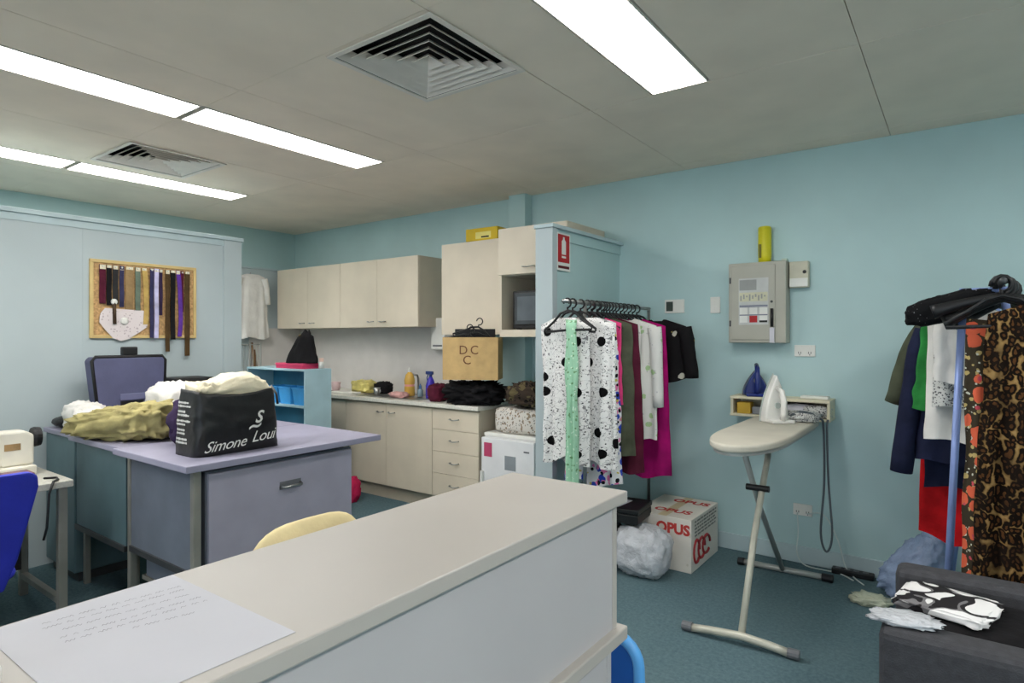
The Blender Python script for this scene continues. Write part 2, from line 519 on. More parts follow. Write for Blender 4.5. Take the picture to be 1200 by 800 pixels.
struct(box('column', M['paint'], None, -3.15, -2.98, 4.25, YB, 0, ZC))
# ceiling: boards in a grid, lamps and vents let in
ce = struct(box('ceiling', M['plenum'], None, XL, XR, YF, YB, 2.86, 2.92))
PITCH = 1.27
xs_ = sorted([-0.34 + PITCH * k for k in range(-5, 3)] + [XL, XR]); ys_ = sorted([2.92 + PITCH * k for k in range(-5, 2)] + [YF, YB])
xs_ = [x for x in xs_ if XL <= x <= XR]; ys_ = [y for y in ys_ if YF <= y <= YB]
ROWS = [-1.11, -3.385, -5.1, 1.43]
SEGS = [2.92 - PITCH * k for k in range(4)]
LAMPS = [(ci, si) for ci in range(4) for si in range(4) if not (ci == 0 and si > 0)]
holes = [(ROWS[ci] - 0.15, ROWS[ci] + 0.15, SEGS[si] - PITCH + 0.006, SEGS[si] - 0.006) for ci, si in LAMPS]
VENTS = [(-1.915, 1.98), (-4.485, 1.975)]
holes += [(x - 0.3, x + 0.3, y - 0.3, y + 0.3) for x, y in VENTS]
def subtract(rs, h):
    out = []
    for a, b, c_, d in rs:
        x0, x1, y0, y1 = max(a, h[0]), min(b, h[1]), max(c_, h[2]), min(d, h[3])
        if x1 - x0 < 0.02 or y1 - y0 < 0.02:
            out.append((a, b, c_, d)); continue
        if x0 - a > 0.012: out.append((a, x0, c_, d))
        if b - x1 > 0.012: out.append((x1, b, c_, d))
        if y0 - c_ > 0.012: out.append((x0, x1, c_, y0))
        if d - y1 > 0.012: out.append((x0, x1, y1, d))
    return out
for i in range(len(xs_) - 1):
    for j in range(len(ys_) - 1):
        rs = [(xs_[i] + 0.0018, xs_[i + 1] - 0.0018, ys_[j] + 0.0018, ys_[j + 1] - 0.0018)]
        for h in holes: rs = subtract(rs, h)
        tb = MB()
        for (a, b, c_, d) in rs: tb.box(a, b, c_, d, ZC + 0.0008 * ((i * 3 + j * 5) % 3), 2.722)
        if rs: tb.build('ceiling_tile', M['ceil'], ce)
# grid bars hidden above the joints
gb = MB()
for x in xs_[1:-1]: gb.box(x - 0.012, x + 0.012, YF, YB, 2.723, 2.74)
for y in ys_[1:-1]: gb.box(XL, XR, y - 0.012, y + 0.012, 2.741, 2.757)
gb.build('grid_bar', M['plenum'], ce)
row_txt = ['over the counter', 'over the work table', 'over the pale partition', 'over the armchair']
def make_lamp():
    o = thing('ceiling_light', '', 'ceiling light')
    hx, hy = 0.142, PITCH / 2 - 0.012
    f_ = MB()
    f_.box(-hx, hx, -hy, -hy + 0.008, 0, 0.05).box(-hx, hx, hy - 0.008, hy, 0, 0.05).box(-hx, -hx + 0.008, -hy + 0.008, hy - 0.008, 0, 0.05).box(hx - 0.008, hx, -hy + 0.008, hy - 0.008, 0, 0.05)
    f_.build('frame', M['vent_white'], o)
    box('diffuser', M['lamp'], o, -hx + 0.008, hx - 0.008, -hy + 0.008, hy - 0.008, 0.004, 0.012)
    box('tray', M['vent_white'], o, -hx, hx, -hy, hy, 0.05, 0.06)
    return o
lamp0 = make_lamp(); first = True
seg_txt = ['end', 'second', 'third', 'last']
for ci, cx in enumerate(ROWS):
    for si, s in enumerate(SEGS):
        if (ci, si) not in LAMPS: continue
        o = lamp0 if first else copy_tree(lamp0); first = False
        o.location = (cx, s - PITCH / 2, ZC - 0.003)
        relabel(o, '%s lit fluorescent ceiling panel from the back wall, row %s' % (['first', 'second', 'third', 'fourth'][si], row_txt[ci]), 'long fluorescent ceiling panels')
def make_vent():
    o = thing('ceiling_vent', '', 'air vent')
    fl = MB()
    for (a, b, c_, d) in ((-0.312, 0.312, -0.312, -0.288), (-0.312, 0.312, 0.288, 0.312), (-0.312, -0.288, -0.288, 0.288), (0.288, 0.312, -0.288, 0.288)): fl.box(a, b, c_, d, -0.006, 0)
    fl.build('flange', M['vent_white'], o)
    hs = MB().box(-0.298, 0.298, -0.298, 0.298, 0.11, 0.12)
    for (a, b, c_, d) in ((-0.298, 0.298, -0.298, -0.29), (-0.298, 0.298, 0.29, 0.298), (-0.298, -0.29, -0.29, 0.29), (0.29, 0.298, -0.29, 0.29)): hs.box(a, b, c_, d, 0, 0.11)
    hs.build('housing', M['dark'], o)
    for k in range(6):
        a = 0.284 - k * 0.0465; b = a - 0.039
        lv = MB()
        zz = ((a, 0.0), (b, 0.034), (b, 0.037), (a, 0.003))
        cn = [(1, 1), (-1, 1), (-1, -1), (1, -1)]
        v_ = [(sx * r, sy * r, z) for r, z in zz for sx, sy in cn]
        f_ = []
        for q in range(4):
            for e in range(4):
                f_.append((q * 4 + e, q * 4 + (e + 1) % 4, ((q + 1) % 4) * 4 + (e + 1) % 4, ((q + 1) % 4) * 4 + e))
        lv.add(v_, f_)
        lv.build('louvre', M['vent_white'], o)
    return o
v0 = make_vent()
v0.location = (VENTS[0][0], VENTS[0][1], ZC - 0.002)
relabel(v0, 'square louvred ceiling vent between the counter light and the work table lights', 'square ceiling vents')
v1 = copy_tree(v0); v1.location = (VENTS[1][0], VENTS[1][1], ZC - 0.002)
relabel(v1, 'square louvred ceiling vent beside the light row over the partition', 'square ceiling vents')

# pale partition on the left, and the nib wall beside the kitchen
pw = struct(box('wall_partition', M['paint_pale'], None, -4.88, -4.8, YF, 2.70, 0, 2.26))
box('end_post', M['paint_pale'], pw, -4.885, -4.785, 2.60, 2.75, 0, 2.262, 0.003)
box('capping', M['trim_paint'], pw, -4.90, -4.775, YF, 2.765, 2.262, 2.292, 0.003)
box('cover_strip', M['trim_paint'], pw, -4.8, -4.793, YF, 2.60, 2.215, 2.262)
for y in (0.25, 1.62):
    box('joint_strip', M['paint_pale'], pw, -4.8, -4.798, y, y + 0.012, 0, 2.215)
nb = struct(box('wall_nib', M['paint'], None, -2.25, -2.15, 3.40, YB, 0, 2.19))
box('end_post', M['paint_pale'], nb, -2.258, -2.125, 3.34, 3.40, 0, 2.19, 0.003)
box('capping', M['trim_paint'], nb, -2.265, -2.115, 3.33, YB, 2.19, 2.215, 0.003)
box('cover_strip', M['paint'], nb, -2.15, -2.14, 3.40, YB, 2.12, 2.19)

# ================================================================ RECEPTION COUNTER
rc = thing('reception_counter', 'long white reception counter with raised top shelf and pale grey front panels', 'counter', (-0.83, 0, 0))
x = 0.83
Y0, Y1 = -1.3, 1.372
box('top_shelf', M['counter_top'], rc, -1.005 + x, -0.655 + x, Y0, Y1, 1.072, 1.10, 0.003)
box('front_panel', M['counter_panel'], rc, -0.700 + x, -0.682 + x, Y0 + 0.02, Y1 - 0.03, 0.765, 1.072)
box('end_panel', M['counter_top'], rc, -0.985 + x, -0.678 + x, Y1 - 0.03, Y1 - 0.012, 0.765, 1.072, 0.002)
box('end_panel', M['counter_top'], rc, -0.985 + x, -0.678 + x, Y0 + 0.002, Y0 + 0.02, 0.765, 1.072, 0.002)
box('divider', M['counter_panel'], rc, -0.98 + x, -0.70 + x, 0.02, 0.038, 0.765, 1.072)
box('desk_top', M['counter_top'], rc, -1.38 + x, -0.660 + x, Y0, Y1 + 0.012, 0.733, 0.765, 0.004)
box('base_panel', M['counter_panel'], rc, -0.710 + x, -0.692 + x, Y0 + 0.02, Y1 - 0.04, 0.0, 0.733)
box('base_end_panel', M['counter_panel'], rc, -1.34 + x, -0.690 + x, Y1 - 0.04, Y1 - 0.02, 0.0, 0.733)
box('base_end_panel', M['counter_panel'], rc, -1.34 + x, -0.690 + x, Y0, Y0 + 0.02, 0.0, 0.733)
# notice sheet
pp = thing('notice_sheet', 'white paper notice with lines of faint grey writing taped on the counter top', 'paper', (-0.84, 0.355, 1.1003))
sh = MB().prism([(-0.157, -0.128), (0.157, -0.124), (0.160, 0.108), (-0.160, 0.105)], lambda a, b, d: (a, b, d), 0, 0.0006)
sh.build('sheet', M['paper'], pp)
rnd = random.Random(4)
def scribble(x0, y0, dxv, dyv, n, h):
    mb = MB()
    p = Vector((x0, y0, 0.0009)); d = Vector((dxv, dyv, 0)).normalized(); up = Vector((-d.y, d.x, 0))
    L = Vector((dxv, dyv, 0)).length
    s = 0.0
    while s < L:
        wl_ = rnd.uniform(0.008, 0.024)
        k = max(3, int(wl_ / 0.0022)); pts = []
        for i in range(k):
            pts.append(p + d * (s + wl_ * i / k) + up * (h * (0.5 if i % 2 else -0.5) * rnd.uniform(0.3, 1.0)))
        for a, b in zip(pts[:-1], pts[1:]):
            t_ = (b - a).normalized(); q = Vector((-t_.y, t_.x, 0)) * 0.00034
            mb.add([a + q, a - q, b - q, b + q], [(0, 1, 2, 3)])
        s += wl_ + rnd.uniform(0.002, 0.004)
    return mb
# the lines of writing run along the counter (local y), rows step across it (local x)
for xr, ya, yb, h in ((-0.125, -0.075, 0.085, 0.0065), (-0.108, -0.08, 0.09, 0.0065), (-0.085, -0.065, 0.08, 0.006), (-0.062, -0.075, 0.09, 0.006), (-0.045, -0.075, 0.085, 0.006), (-0.018, -0.01, 0.06, 0.0055)):
    scribble(xr, ya, 0.02, yb - ya, 0, h).build('writing_line', M['ink'], pp)
# glossy plastic at the near end of the paper
gp = MB().box(-0.05, 0.05, -0.03, 0.03, 0, 0.03).build('plastic_tray', M['white_plastic'], None, 0.01, loc=(-0.87, 0.175, 1.1))
tag(gp, 'small glossy white plastic tray on the counter next to the notice', 'tray')

# child's blue chair just past the counter end
bc = thing('childs_chair', 'small bright blue plastic chair by the end of the counter', 'chair', (-0.88, 1.62, 0))
def rrect(w, h, r, n=6):
    pts = []
    for cx, cy, a0 in ((w / 2 - r, h - r, 0), (-w / 2 + r, h - r, PI / 2), (-w / 2 + r, r * 0.3, PI), (w / 2 - r, r * 0.3, 1.5 * PI)):
        rr_ = r if cy > h / 2 else r * 0.3
        cx2 = cx if cy > h / 2 else (math.copysign(w / 2 - rr_, cx))
        for i in range(n + 1):
            a = a0 + i * PI / 2 / n
            pts.append((cx2 + rr_ * math.cos(a), cy + rr_ * math.sin(a)))
    return pts
MB().prism(rrect(0.29, 0.30, 0.07), lambda a, b, d: (a, d - 0.02 * (b / 0.3), 0.315 + b), -0.012, 0.006).build('backrest', M['blue_deep'], bc)
rim = [(a, 0.0 - 0.02 * (b / 0.3) - 0.004, 0.315 + b) for a, b in rrect(0.30, 0.305, 0.075)]
MB().tube(rim, 0.017, 8, closed=True).build('rim', M['blue_light'], bc, smooth=True)
MB().prism(rrect(0.30, 0.29, 0.05), lambda a, b, d: (a, b + 0.01, d), 0.285, 0.315).build('seat', M['blue_deep'], bc, 0.006)
for sx in (-1, 1):
    for y in (0.03, 0.27):
        MB().tube([(sx * 0.12, y, 0.286), (sx * 0.14, y + (0.02 if y > 0.1 else -0.02), 0)], [0.02, 0.014], 8).build('leg', M['blue_light'], bc, smooth=True)

# cream typist chair behind the counter
tc = thing('office_chair', 'cream upholstered office chair with rounded back behind the counter', 'chair', (-1.62, 1.08, 0))
def pad(w, h, t_, fn, p=0.45):
    mb = MB()
    def sp(v, q): return math.copysign(abs(v) ** q, v)
    def g(u, v):
        th = 2 * PI * u; ph = PI * (v - 0.5) * 0.998
        return fn(w / 2 * sp(math.cos(ph), p) * sp(math.cos(th), 0.6), h / 2 * sp(math.cos(ph), p) * sp(math.sin(th), 0.6), t_ / 2 * math.sin(ph))
    mb.grid(g, 36, 12, closed_u=True)
    mb.f.append(tuple(reversed(range(36)))); mb.f.append(tuple(12 * 36 + k for k in range(36)))
    return mb
pad(0.40, 0.42, 0.08, lambda a, b, d: (0.10 - d, a, 0.745 + b)).build('backrest', M['cream_fabric'], tc, smooth=True)
pad(0.46, 0.44, 0.09, lambda a, b, d: (-0.16 + b, a, 0.47 + d)).build('seat', M['cream_fabric'], tc, smooth=True)
MB().tube([(0.145, 0, 0.74), (0.16, 0, 0.55), (0.10, 0, 0.42), (-0.1, 0, 0.41)], 0.016, 8).build('back_bracket', M['black_plastic'], tc, smooth=True)
MB().tube([(-0.14, 0, 0.43), (-0.14, 0, 0.10)], 0.028, 12).build('gas_lift', M['black_plastic'], tc, smooth=True)
for k in range(5):
    a = 2 * PI * k / 5 + 0.3
    lg = MB().tube([(-0.14, 0, 0.12), (-0.14 + 0.26 * math.cos(a), 0.26 * math.sin(a), 0.07)], [0.022, 0.014], 8).build('leg', M['black_plastic'], tc, smooth=True)
    MB().lathe([(0.001, -0.011), (0.02, -0.011), (0.025, 0), (0.02, 0.011), (0.001, 0.011)], 12).build('castor', M['black_plastic'], lg, loc=(-0.14 + 0.26 * math.cos(a), 0.26 * math.sin(a), 0.025), rot=(PI / 2, 0, a))

# ================================================================ KITCHEN
def handle(parent, x, y, z, w=0.075):
    pts = [(x - w / 2, y, z), (x - w / 2, y - 0.022, z), (x, y - 0.03, z - 0.006), (x + w / 2, y - 0.022, z), (x + w / 2, y, z)]
    return MB().tube(pts, 0.0045, 6).build('handle', M['chrome'], parent, smooth=True)
def base_unit(x0, x1, label, kind):
    o = thing('base_cabinet', label, 'cabinet', ((x0 + x1) / 2, 4.05, 0), 0, 'cream kitchen base cabinets')
    h = (x1 - x0) / 2 - 0.001; yf = 3.80 - 4.05; yb = 0.30
    box('carcass', M['laminate_edge'], o, -h, h, yf + 0.02, yb, 0.13, 0.884)
    box('kickboard', M['laminate_edge'], o, -h, h, yf + 0.06, yf + 0.08, 0, 0.13)
    if kind == 'doors':
        for s in (-1, 1):
            d = box('door', M['laminate'], o, min(0.0015 * s, (h - 0.0015) * s), max(0.0015 * s, (h - 0.0015) * s), yf, yf + 0.019, 0.133, 0.872, 0.0015)
            handle(d, s * 0.075, yf, 0.80)
    else:
        zs = [0.133, 0.33, 0.515, 0.70, 0.872]
        for a, b in zip(zs[:-1], zs[1:]):
            d = box('drawer', M['laminate'], o, -h + 0.0015, h - 0.0015, yf, yf + 0.019, a + 0.0015, b - 0.0015, 0.0015)
            handle(d, 0, yf, (a + b) / 2 + 0.01, 0.09)
    return o
base_unit(-3.632, -3.118, 'cream kitchen base cabinet with four drawers at the end of the worktop', 'drawers')
base_unit(-4.77, -3.632, 'cream kitchen base cabinet with two doors next to the four drawers', 'doors')
base_unit(-5.91, -4.77, 'cream kitchen base cabinet with two doors behind the powder blue bookcase', 'doors')
wt = MB().box(-6.285, -3.10, 3.765, 4.341, 0.885, 0.92).build('kitchen_worktop', M['worktop'], None, 0.006, segs=3)
tag(wt, 'pale kitchen worktop running along the cream base cabinets', 'worktop')
def wall_unit(x0, x1, label):
    o = thing('wall_cabinet', label, 'cabinet', ((x0 + x1) / 2, 4.18, 1.575), 0, 'cream wall cabinets above the worktop')
    h = (x1 - x0) / 2 - 0.001
    box('carcass', M['laminate_edge'], o, -h, h, -0.16, 0.16, 0, 0.655)
    for s in (-1, 1):
        d = box('door', M['laminate'], o, min(0.0015 * s, (h - 0.001) * s), max(0.0015 * s, (h - 0.001) * s), -0.18, -0.161, 0.0, 0.655, 0.0015)
        handle(d, s * 0.085, -0.18, 0.055, 0.075)
    return o
wall_unit(-6.22, -5.11, 'cream wall cabinet pair of doors nearest the kitchen corner')
wall_unit(-5.11, -4.0, 'cream wall cabinet pair of doors with an exposed end panel')
# tall units
pu = thing('wall_cabinet', 'tall plain cream wall cabinet carrying the yellow carton', 'cabinet', (-3.30, 4.1, 1.50))
box('carcass', M['laminate_edge'], pu, -0.389, 0.389, -0.10, 0.145, 0, 0.79)
box('door', M['laminate'], pu, -0.388, 0.388, -0.12, -0.101, 0, 0.79, 0.0015)
mu = thing('microwave_cabinet', 'cream cabinet with microwave niche beside the blue nib wall', 'cabinet', (-2.585, 4.0, 1.48))
h = 0.312
box('side_panel', M['laminate'], mu, -h, -h + 0.018, -0.21, 0.34, 0, 0.835)
box('side_panel', M['laminate'], mu, h - 0.018, h, -0.21, 0.34, 0, 0.835)
box('shelf', M['laminate'], mu, -h + 0.018, h - 0.018, -0.21, 0.34, 0, 0.055)
box('shelf', M['laminate'], mu, -h + 0.018, h - 0.018, -0.19, 0.33, 0.472, 0.49)
box('top_panel', M['laminate'], mu, -h + 0.018, h - 0.018, -0.19, 0.33, 0.817, 0.835)
box('back_panel', M['laminate_edge'], mu, -h + 0.018, h - 0.018, 0.33, 0.34, 0.055, 0.835)
d = box('door', M['laminate'], mu, -h + 0.001, h - 0.001, -0.23, -0.211, 0.478, 0.835, 0.0015)
handle(d, -0.02, -0.23, 0.53, 0.10)
mw_ = thing('microwave_oven', 'black microwave oven in the cream cabinet niche', 'microwave', (-2.59, 4.0, 1.536))
box('body', M['black_plastic'], mw_, -0.235, 0.235, -0.135, 0.2, 0.008, 0.30, 0.006)
d = box('door', mat('dark grey glass', (72, 76, 80), 0.2), mw_, -0.205, 0.10, -0.152, -0.136, 0.04, 0.285, 0.004)
box('window', mat('smoked glass', (96, 102, 108), 0.15), d, -0.18, 0.075, -0.154, -0.1525, 0.07, 0.255)
box('control_panel', M['black_plastic'], mw_, 0.108, 0.225, -0.15, -0.136, 0.04, 0.285, 0.003)
for sx in (-0.2, 0.2):
    for sy in (-0.1, 0.17): box('foot', M['black_plastic'], mw_, sx - 0.015, sx + 0.015, sy - 0.015, sy + 0.015, 0, 0.008)
yb_ = thing('yellow_carton', 'yellow printed carton lying on the tall cream wall cabinet', 'box', (-3.24, 4.03, 2.2905), R(2))
box('carton', mat('yellow carton', (206, 174, 30), 0.6), yb_, -0.165, 0.165, -0.05, 0.08, 0, 0.105, 0.003)
box('label_panel', mat('pale yellow print', (222, 208, 120), 0.6), yb_, -0.06, 0.10, -0.0512, -0.0505, 0.015, 0.07)
box('dark_print', M['blackink'], yb_, 0.0, 0.08, -0.0522, -0.0514, 0.022, 0.034)
box('end_label', mat('brown print', (120, 90, 40), 0.6), yb_, 0.1605, 0.1612, -0.04, 0.07, 0.012, 0.072)
# small white dispenser on the splashback
wdp = thing('paper_dispenser', 'small white dispenser on the splashback beside the tall cabinet', 'dispenser', (-3.98, 4.298, 1.36))
box('case', M['white_plastic'], wdp, -0.09, 0.09, -0.06, 0.042, 0, 0.30, 0.012)
box('slot', M['grey_plastic'], wdp, -0.06, 0.06, -0.0615, -0.0602, 0.03, 0.045)
# sink with tap
sk = thing('kitchen_sink', 'stainless steel sink and drainer with tap let into the worktop', 'sink', (-4.26, 4.06, 0.9205))
s_ = MB()
for (a, b, c_, d_) in ((-0.42, 0.42, -0.22, -0.19), (-0.42, 0.42, 0.19, 0.22), (-0.42, -0.39, -0.19, 0.19), (0.39, 0.42, -0.19, 0.19), (-0.02, 0.02, -0.19, 0.19)): s_.box(a, b, c_, d_, 0, 0.006)
s_.build('rim', M['chrome'], sk, 0.002)
box('bowl', M['chrome'], sk, 0.02, 0.39, -0.19, 0.19, 0, 0.002)
dr = box('drainer', M['chrome'], sk, -0.39, -0.02, -0.19, 0.19, 0, 0.003)
for i in range(7): box('drainer_rib', M['chrome'], dr, -0.37 + i * 0.05, -0.36 + i * 0.05, -0.17, 0.17, 0.003, 0.006)
MB().tube([(0.0, 0.205, 0.006), (0.0, 0.205, 0.16), (0.0, 0.19, 0.19), (0.0, 0.13, 0.20), (0.0, 0.06, 0.185), (0.0, 0.05, 0.16)], 0.010, 10).build('tap', M['chrome'], sk, smooth=True)
# bottles and clutter on the worktop
def bottle(name, label, mat_body, prof, loc, mat_cap, capprof=None, trigger=False, label_mat=None, cat='bottle'):
    o = thing(name, label, cat, loc)
    MB().lathe(prof, 16).build('body', mat_body, o, smooth=True)
    zt = prof[-1][1]
    if trigger:
        MB().lathe([(0.014, zt), (0.014, zt + 0.02)], 12).build('collar', mat_cap, o)
        MB().box(-0.055, 0.028, -0.012, 0.012, zt + 0.02, zt + 0.05).build('trigger_head', mat_cap, o, 0.006)
        MB().tube([(-0.03, 0, zt + 0.02), (-0.045, 0, zt - 0.01), (-0.04, 0, zt - 0.035)], 0.006, 6).build('trigger', mat_cap, o, smooth=True)
    else:
        MB().lathe(capprof or [(0.014, zt), (0.014, zt + 0.03), (0.006, zt + 0.032), (0.006, zt + 0.045)], 12).build('cap', mat_cap, o)
    if label_mat:
        MB().lathe([(prof[1][0] + 0.0008, 0.04), (prof[1][0] + 0.0008, 0.11)], 16).build('label', label_mat, o, smooth=True)
    return o
bottle('spray_bottle', 'deep blue spray bottle standing on the kitchen worktop', mat('blue liquid plastic', (64, 52, 170), 0.2), [(0.002, 0), (0.042, 0.002), (0.045, 0.02), (0.045, 0.12), (0.03, 0.17), (0.015, 0.2)], (-3.86, 4.02, 0.9205), mat('navy trigger plastic', (40, 60, 120), 0.4), trigger=True, label_mat=mat('violet label', (110, 90, 200), 0.4))
bottle('detergent_bottle', 'orange and yellow dish detergent bottle on the worktop', mat('amber detergent', (214, 170, 80), 0.25), [(0.002, 0), (0.046, 0.002), (0.05, 0.02), (0.046, 0.11), (0.05, 0.15), (0.036, 0.2), (0.016, 0.225)], (-4.17, 4.06, 0.9266), M['white_plastic'], label_mat=mat('pink label', (222, 150, 140), 0.4))
bottle('soap_bottle', 'small clear pump bottle between detergent and blue spray', mat('grey clear plastic', (130, 150, 160), 0.2), [(0.002, 0), (0.026, 0.002), (0.027, 0.06), (0.012, 0.075)], (-4.03, 4.06, 0.9266), mat('blue cap', (70, 110, 160), 0.4))
def cup(name, label, loc, r, hh, m_, cat='cup'):
    o = thing(name, label, cat, loc)
    MB().lathe([(r * 0.6, 0), (r * 0.75, hh * 0.1), (r, hh), (r * 0.93, hh), (r * 0.7, hh * 0.14), (0.002, hh * 0.12)], 18).build('body', m_, o, smooth=True)
    MB().tube([(r * 0.92, 0, hh * 0.8), (r * 1.35, 0, hh * 0.72), (r * 1.35, 0, hh * 0.4), (r * 0.85, 0, hh * 0.3)], 0.006, 6).build('handle', m_, o, smooth=True)
    return o
cup('mug', 'pinkish white mug at the left of the worktop clutter', (-5.18, 4.0, 0.9205), 0.05, 0.10, mat('pink china', (206, 180, 180), 0.3))
cup('mug', 'grey white mug in front of the splashback near the yellow packet', (-5.06, 4.22, 0.9205), 0.045, 0.10, mat('grey china', (190, 186, 182), 0.3))
tr_ = MB().box(-0.16, 0.16, -0.06, 0.06, 0, 0.02).build('tray', M['white_plastic'], None, 0.006, loc=(-4.92, 3.92, 0.9205)); tag(tr_, 'flat white tray at the front edge of the worktop', 'tray')
bk = MB().box(-0.06, 0.06, -0.05, 0.05, 0, 0.018).build('dark_pad', M['black_plastic'], None, 0.005, loc=(-5.17, 3.87, 0.9205)); tag(bk, 'thin black pad on the worktop beside the bookcase', 'pad')
o = blob(0.13, 0.08, 0.12, 3, 0.25, 2.5).build('food_packet', mat('yellow green packet', (196, 184, 110), 0.4, var=0.2, bump=0.5, bscale=20), None, smooth=True, loc=(-4.86, 4.10, 0.9205)); tag(o, 'crumpled yellow green packet on the worktop', 'packet')
o = blob(0.085, 0.06, 0.11, 5, 0.22, 2.5).build('black_cloth', C['black'], None, smooth=True, loc=(-4.57, 4.10, 0.9275)); tag(o, 'small black cloth lump on the sink drainer', 'cloth')
cup('glass_cup', 'small steel cup beside the sink tap', (-4.5, 3.95, 0.9266), 0.035, 0.07, M['chrome'])
o = blob(0.09, 0.05, 0.05, 6, 0.25, 2.5).build('pink_cloth', cloth('pink cloth', (206, 160, 156)), None, smooth=True, loc=(-4.17, 3.93, 0.9225)); tag(o, 'crumpled pink dish cloth by the detergent bottle', 'cloth')
# black clothes pile with cardboard box and hangers on it
o = blob(0.25, 0.19, 0.185, 8, 0.28, 3.6, nu=60, nv=34, power=0.85, crease=0.22).build('clothes_pile', C['black'], None, smooth=True, loc=(-3.27, 3.95, 0.9205)); tag(o, 'heap of black clothes under the cardboard box on the worktop', 'clothes')
o = blob(0.075, 0.09, 0.15, 12, 0.12, 3).build('clothes_pile', C['maroon'], None, smooth=True, loc=(-3.665, 3.92, 0.9205)); tag(o, 'dark maroon garment bunched under the cardboard box corner', 'clothes')
cb = thing('cardboard_box', 'open brown cardboard box with hand drawn letters full of hangers', 'box', (-3.205, 3.835, 1.137), R(28))
w, dp, hh = 0.225, 0.12, 0.34
box('front_panel', M['cardboard'], cb, -w, w, -dp, -dp + 0.006, 0, hh)
box('back_panel', M['cardboard'], cb, -w, w, dp - 0.006, dp, 0, hh - 0.03)
box('side_panel', M['cardboard'], cb, -w, -w + 0.006, -dp + 0.006, dp - 0.006, 0, hh)
box('side_panel', M['cardboard'], cb, w - 0.006, w, -dp + 0.006, dp - 0.006, 0, hh)
box('bottom', M['cardboard'], cb, -w + 0.006, w - 0.006, -dp + 0.006, dp - 0.006, 0, 0.006)
fm = lambda ox, oz: frame_mat((ox, -dp - 0.0008, oz), (1, 0, 0), (0, 0, 1))
text_mesh('marker_letter', 'D', 0.10, M['pen'], cb, fm(-0.055, 0.235), spacing=1.1)
text_mesh('marker_letter', 'C', 0.10, M['pen'], cb, fm(0.035, 0.235))
text_mesh('marker_letter', 'C', 0.10, M['pen'], cb, fm(-0.025, 0.155))
hg0 = make_hanger(0.38)
relabel(hg0, 'black plastic hanger lying in the cardboard box, hook raised highest', 'hangers in the cardboard box')
hg0.location = (-3.15, 3.86, 1.63); hg0.rotation_euler = (0, R(14), R(30))
for k, (dx, dy, dz, ry, rz) in enumerate(((-0.11, -0.01, -0.03, -16, 26), (-0.04, -0.05, -0.05, 22, 30))):
    g_ = copy_tree(hg0); g_.location = (-3.15 + dx, 3.86 + dy, 1.61 + dz); g_.rotation_euler = (0, R(ry), R(rz))
    relabel(g_, ['black plastic hanger in the cardboard box against the dark folder', 'black plastic hanger sunk lowest in the cardboard box'][k], 'hangers in the cardboard box')
o = MB().box(-0.17, 0.17, -0.015, 0.015, 0, 0.40).build('dark_folder', C['charcoal'], None, 0.004, loc=(-3.245, 3.91, 1.146), rot=(0, 0, R(28))); tag(o, 'dark grey folder standing in the cardboard box', 'folder')
# bar fridge
fg = thing('bar_fridge', 'small white bar fridge with pink sticker beside the drawers', 'fridge', (-2.825, 4.0, 0))
box('cabinet', M['white_enamel'], fg, -0.255, 0.255, -0.17, 0.25, 0.02, 0.69, 0.006)
box('top', M['white_plastic'], fg, -0.258, 0.258, -0.175, 0.252, 0.69, 0.718, 0.006)
dd = box('door', M['white_enamel'], fg, -0.255, 0.255, -0.215, -0.175, 0.03, 0.685, 0.008)
box('badge', M['grey_plastic'], dd, 0.16, 0.21, -0.217, -0.2152, 0.60, 0.612)
st = box('sticker', mat('pink sticker', (184, 70, 104), 0.5), dd, -0.225, -0.145, -0.2165, -0.2152, 0.535, 0.645)
st2 = box('sticker', mat('grey sticker', (136, 142, 146), 0.5), dd, -0.02, 0.085, -0.2165, -0.2152, 0.45, 0.56)
MB().box(-0.245, -0.225, -0.245, -0.2152, 0.25, 0.42).build('handle', M['white_plastic'], dd, 0.005)
for sx in (-0.2, 0.2):
    for sy in (-0.12, 0.2): box('foot', M['black_plastic'], fg, sx - 0.02, sx + 0.02, sy - 0.02, sy + 0.02, 0, 0.02)
o = blob(0.225, 0.17, 0.20, 15, 0.05, 3, power=0.35).build('flecked_cushion', M['floralfleck'], None, smooth=True, loc=(-2.80, 4.02, 0.7185)); tag(o, 'flecked white cushion on top of the bar fridge', 'cushion')
o = blob(0.19, 0.16, 0.18, 19, 0.25, 3.2, power=0.7, crease=0.2).build('clothes_pile', M['camo'], None, smooth=True, loc=(-2.71, 3.99, 0.937)); tag(o, 'dark brown mottled clothes bundle on the flecked cushion', 'clothes')

o = blob(0.07, 0.07, 0.22, 37, 0.14, 2.6, power=0.8, crease=0.12).build('pink_bag', C['pinkred'], None, smooth=True, loc=(-4.41, 3.58, 0)); tag(o, 'crimson pink bag on the floor between bookcase and base cabinets', 'bag')
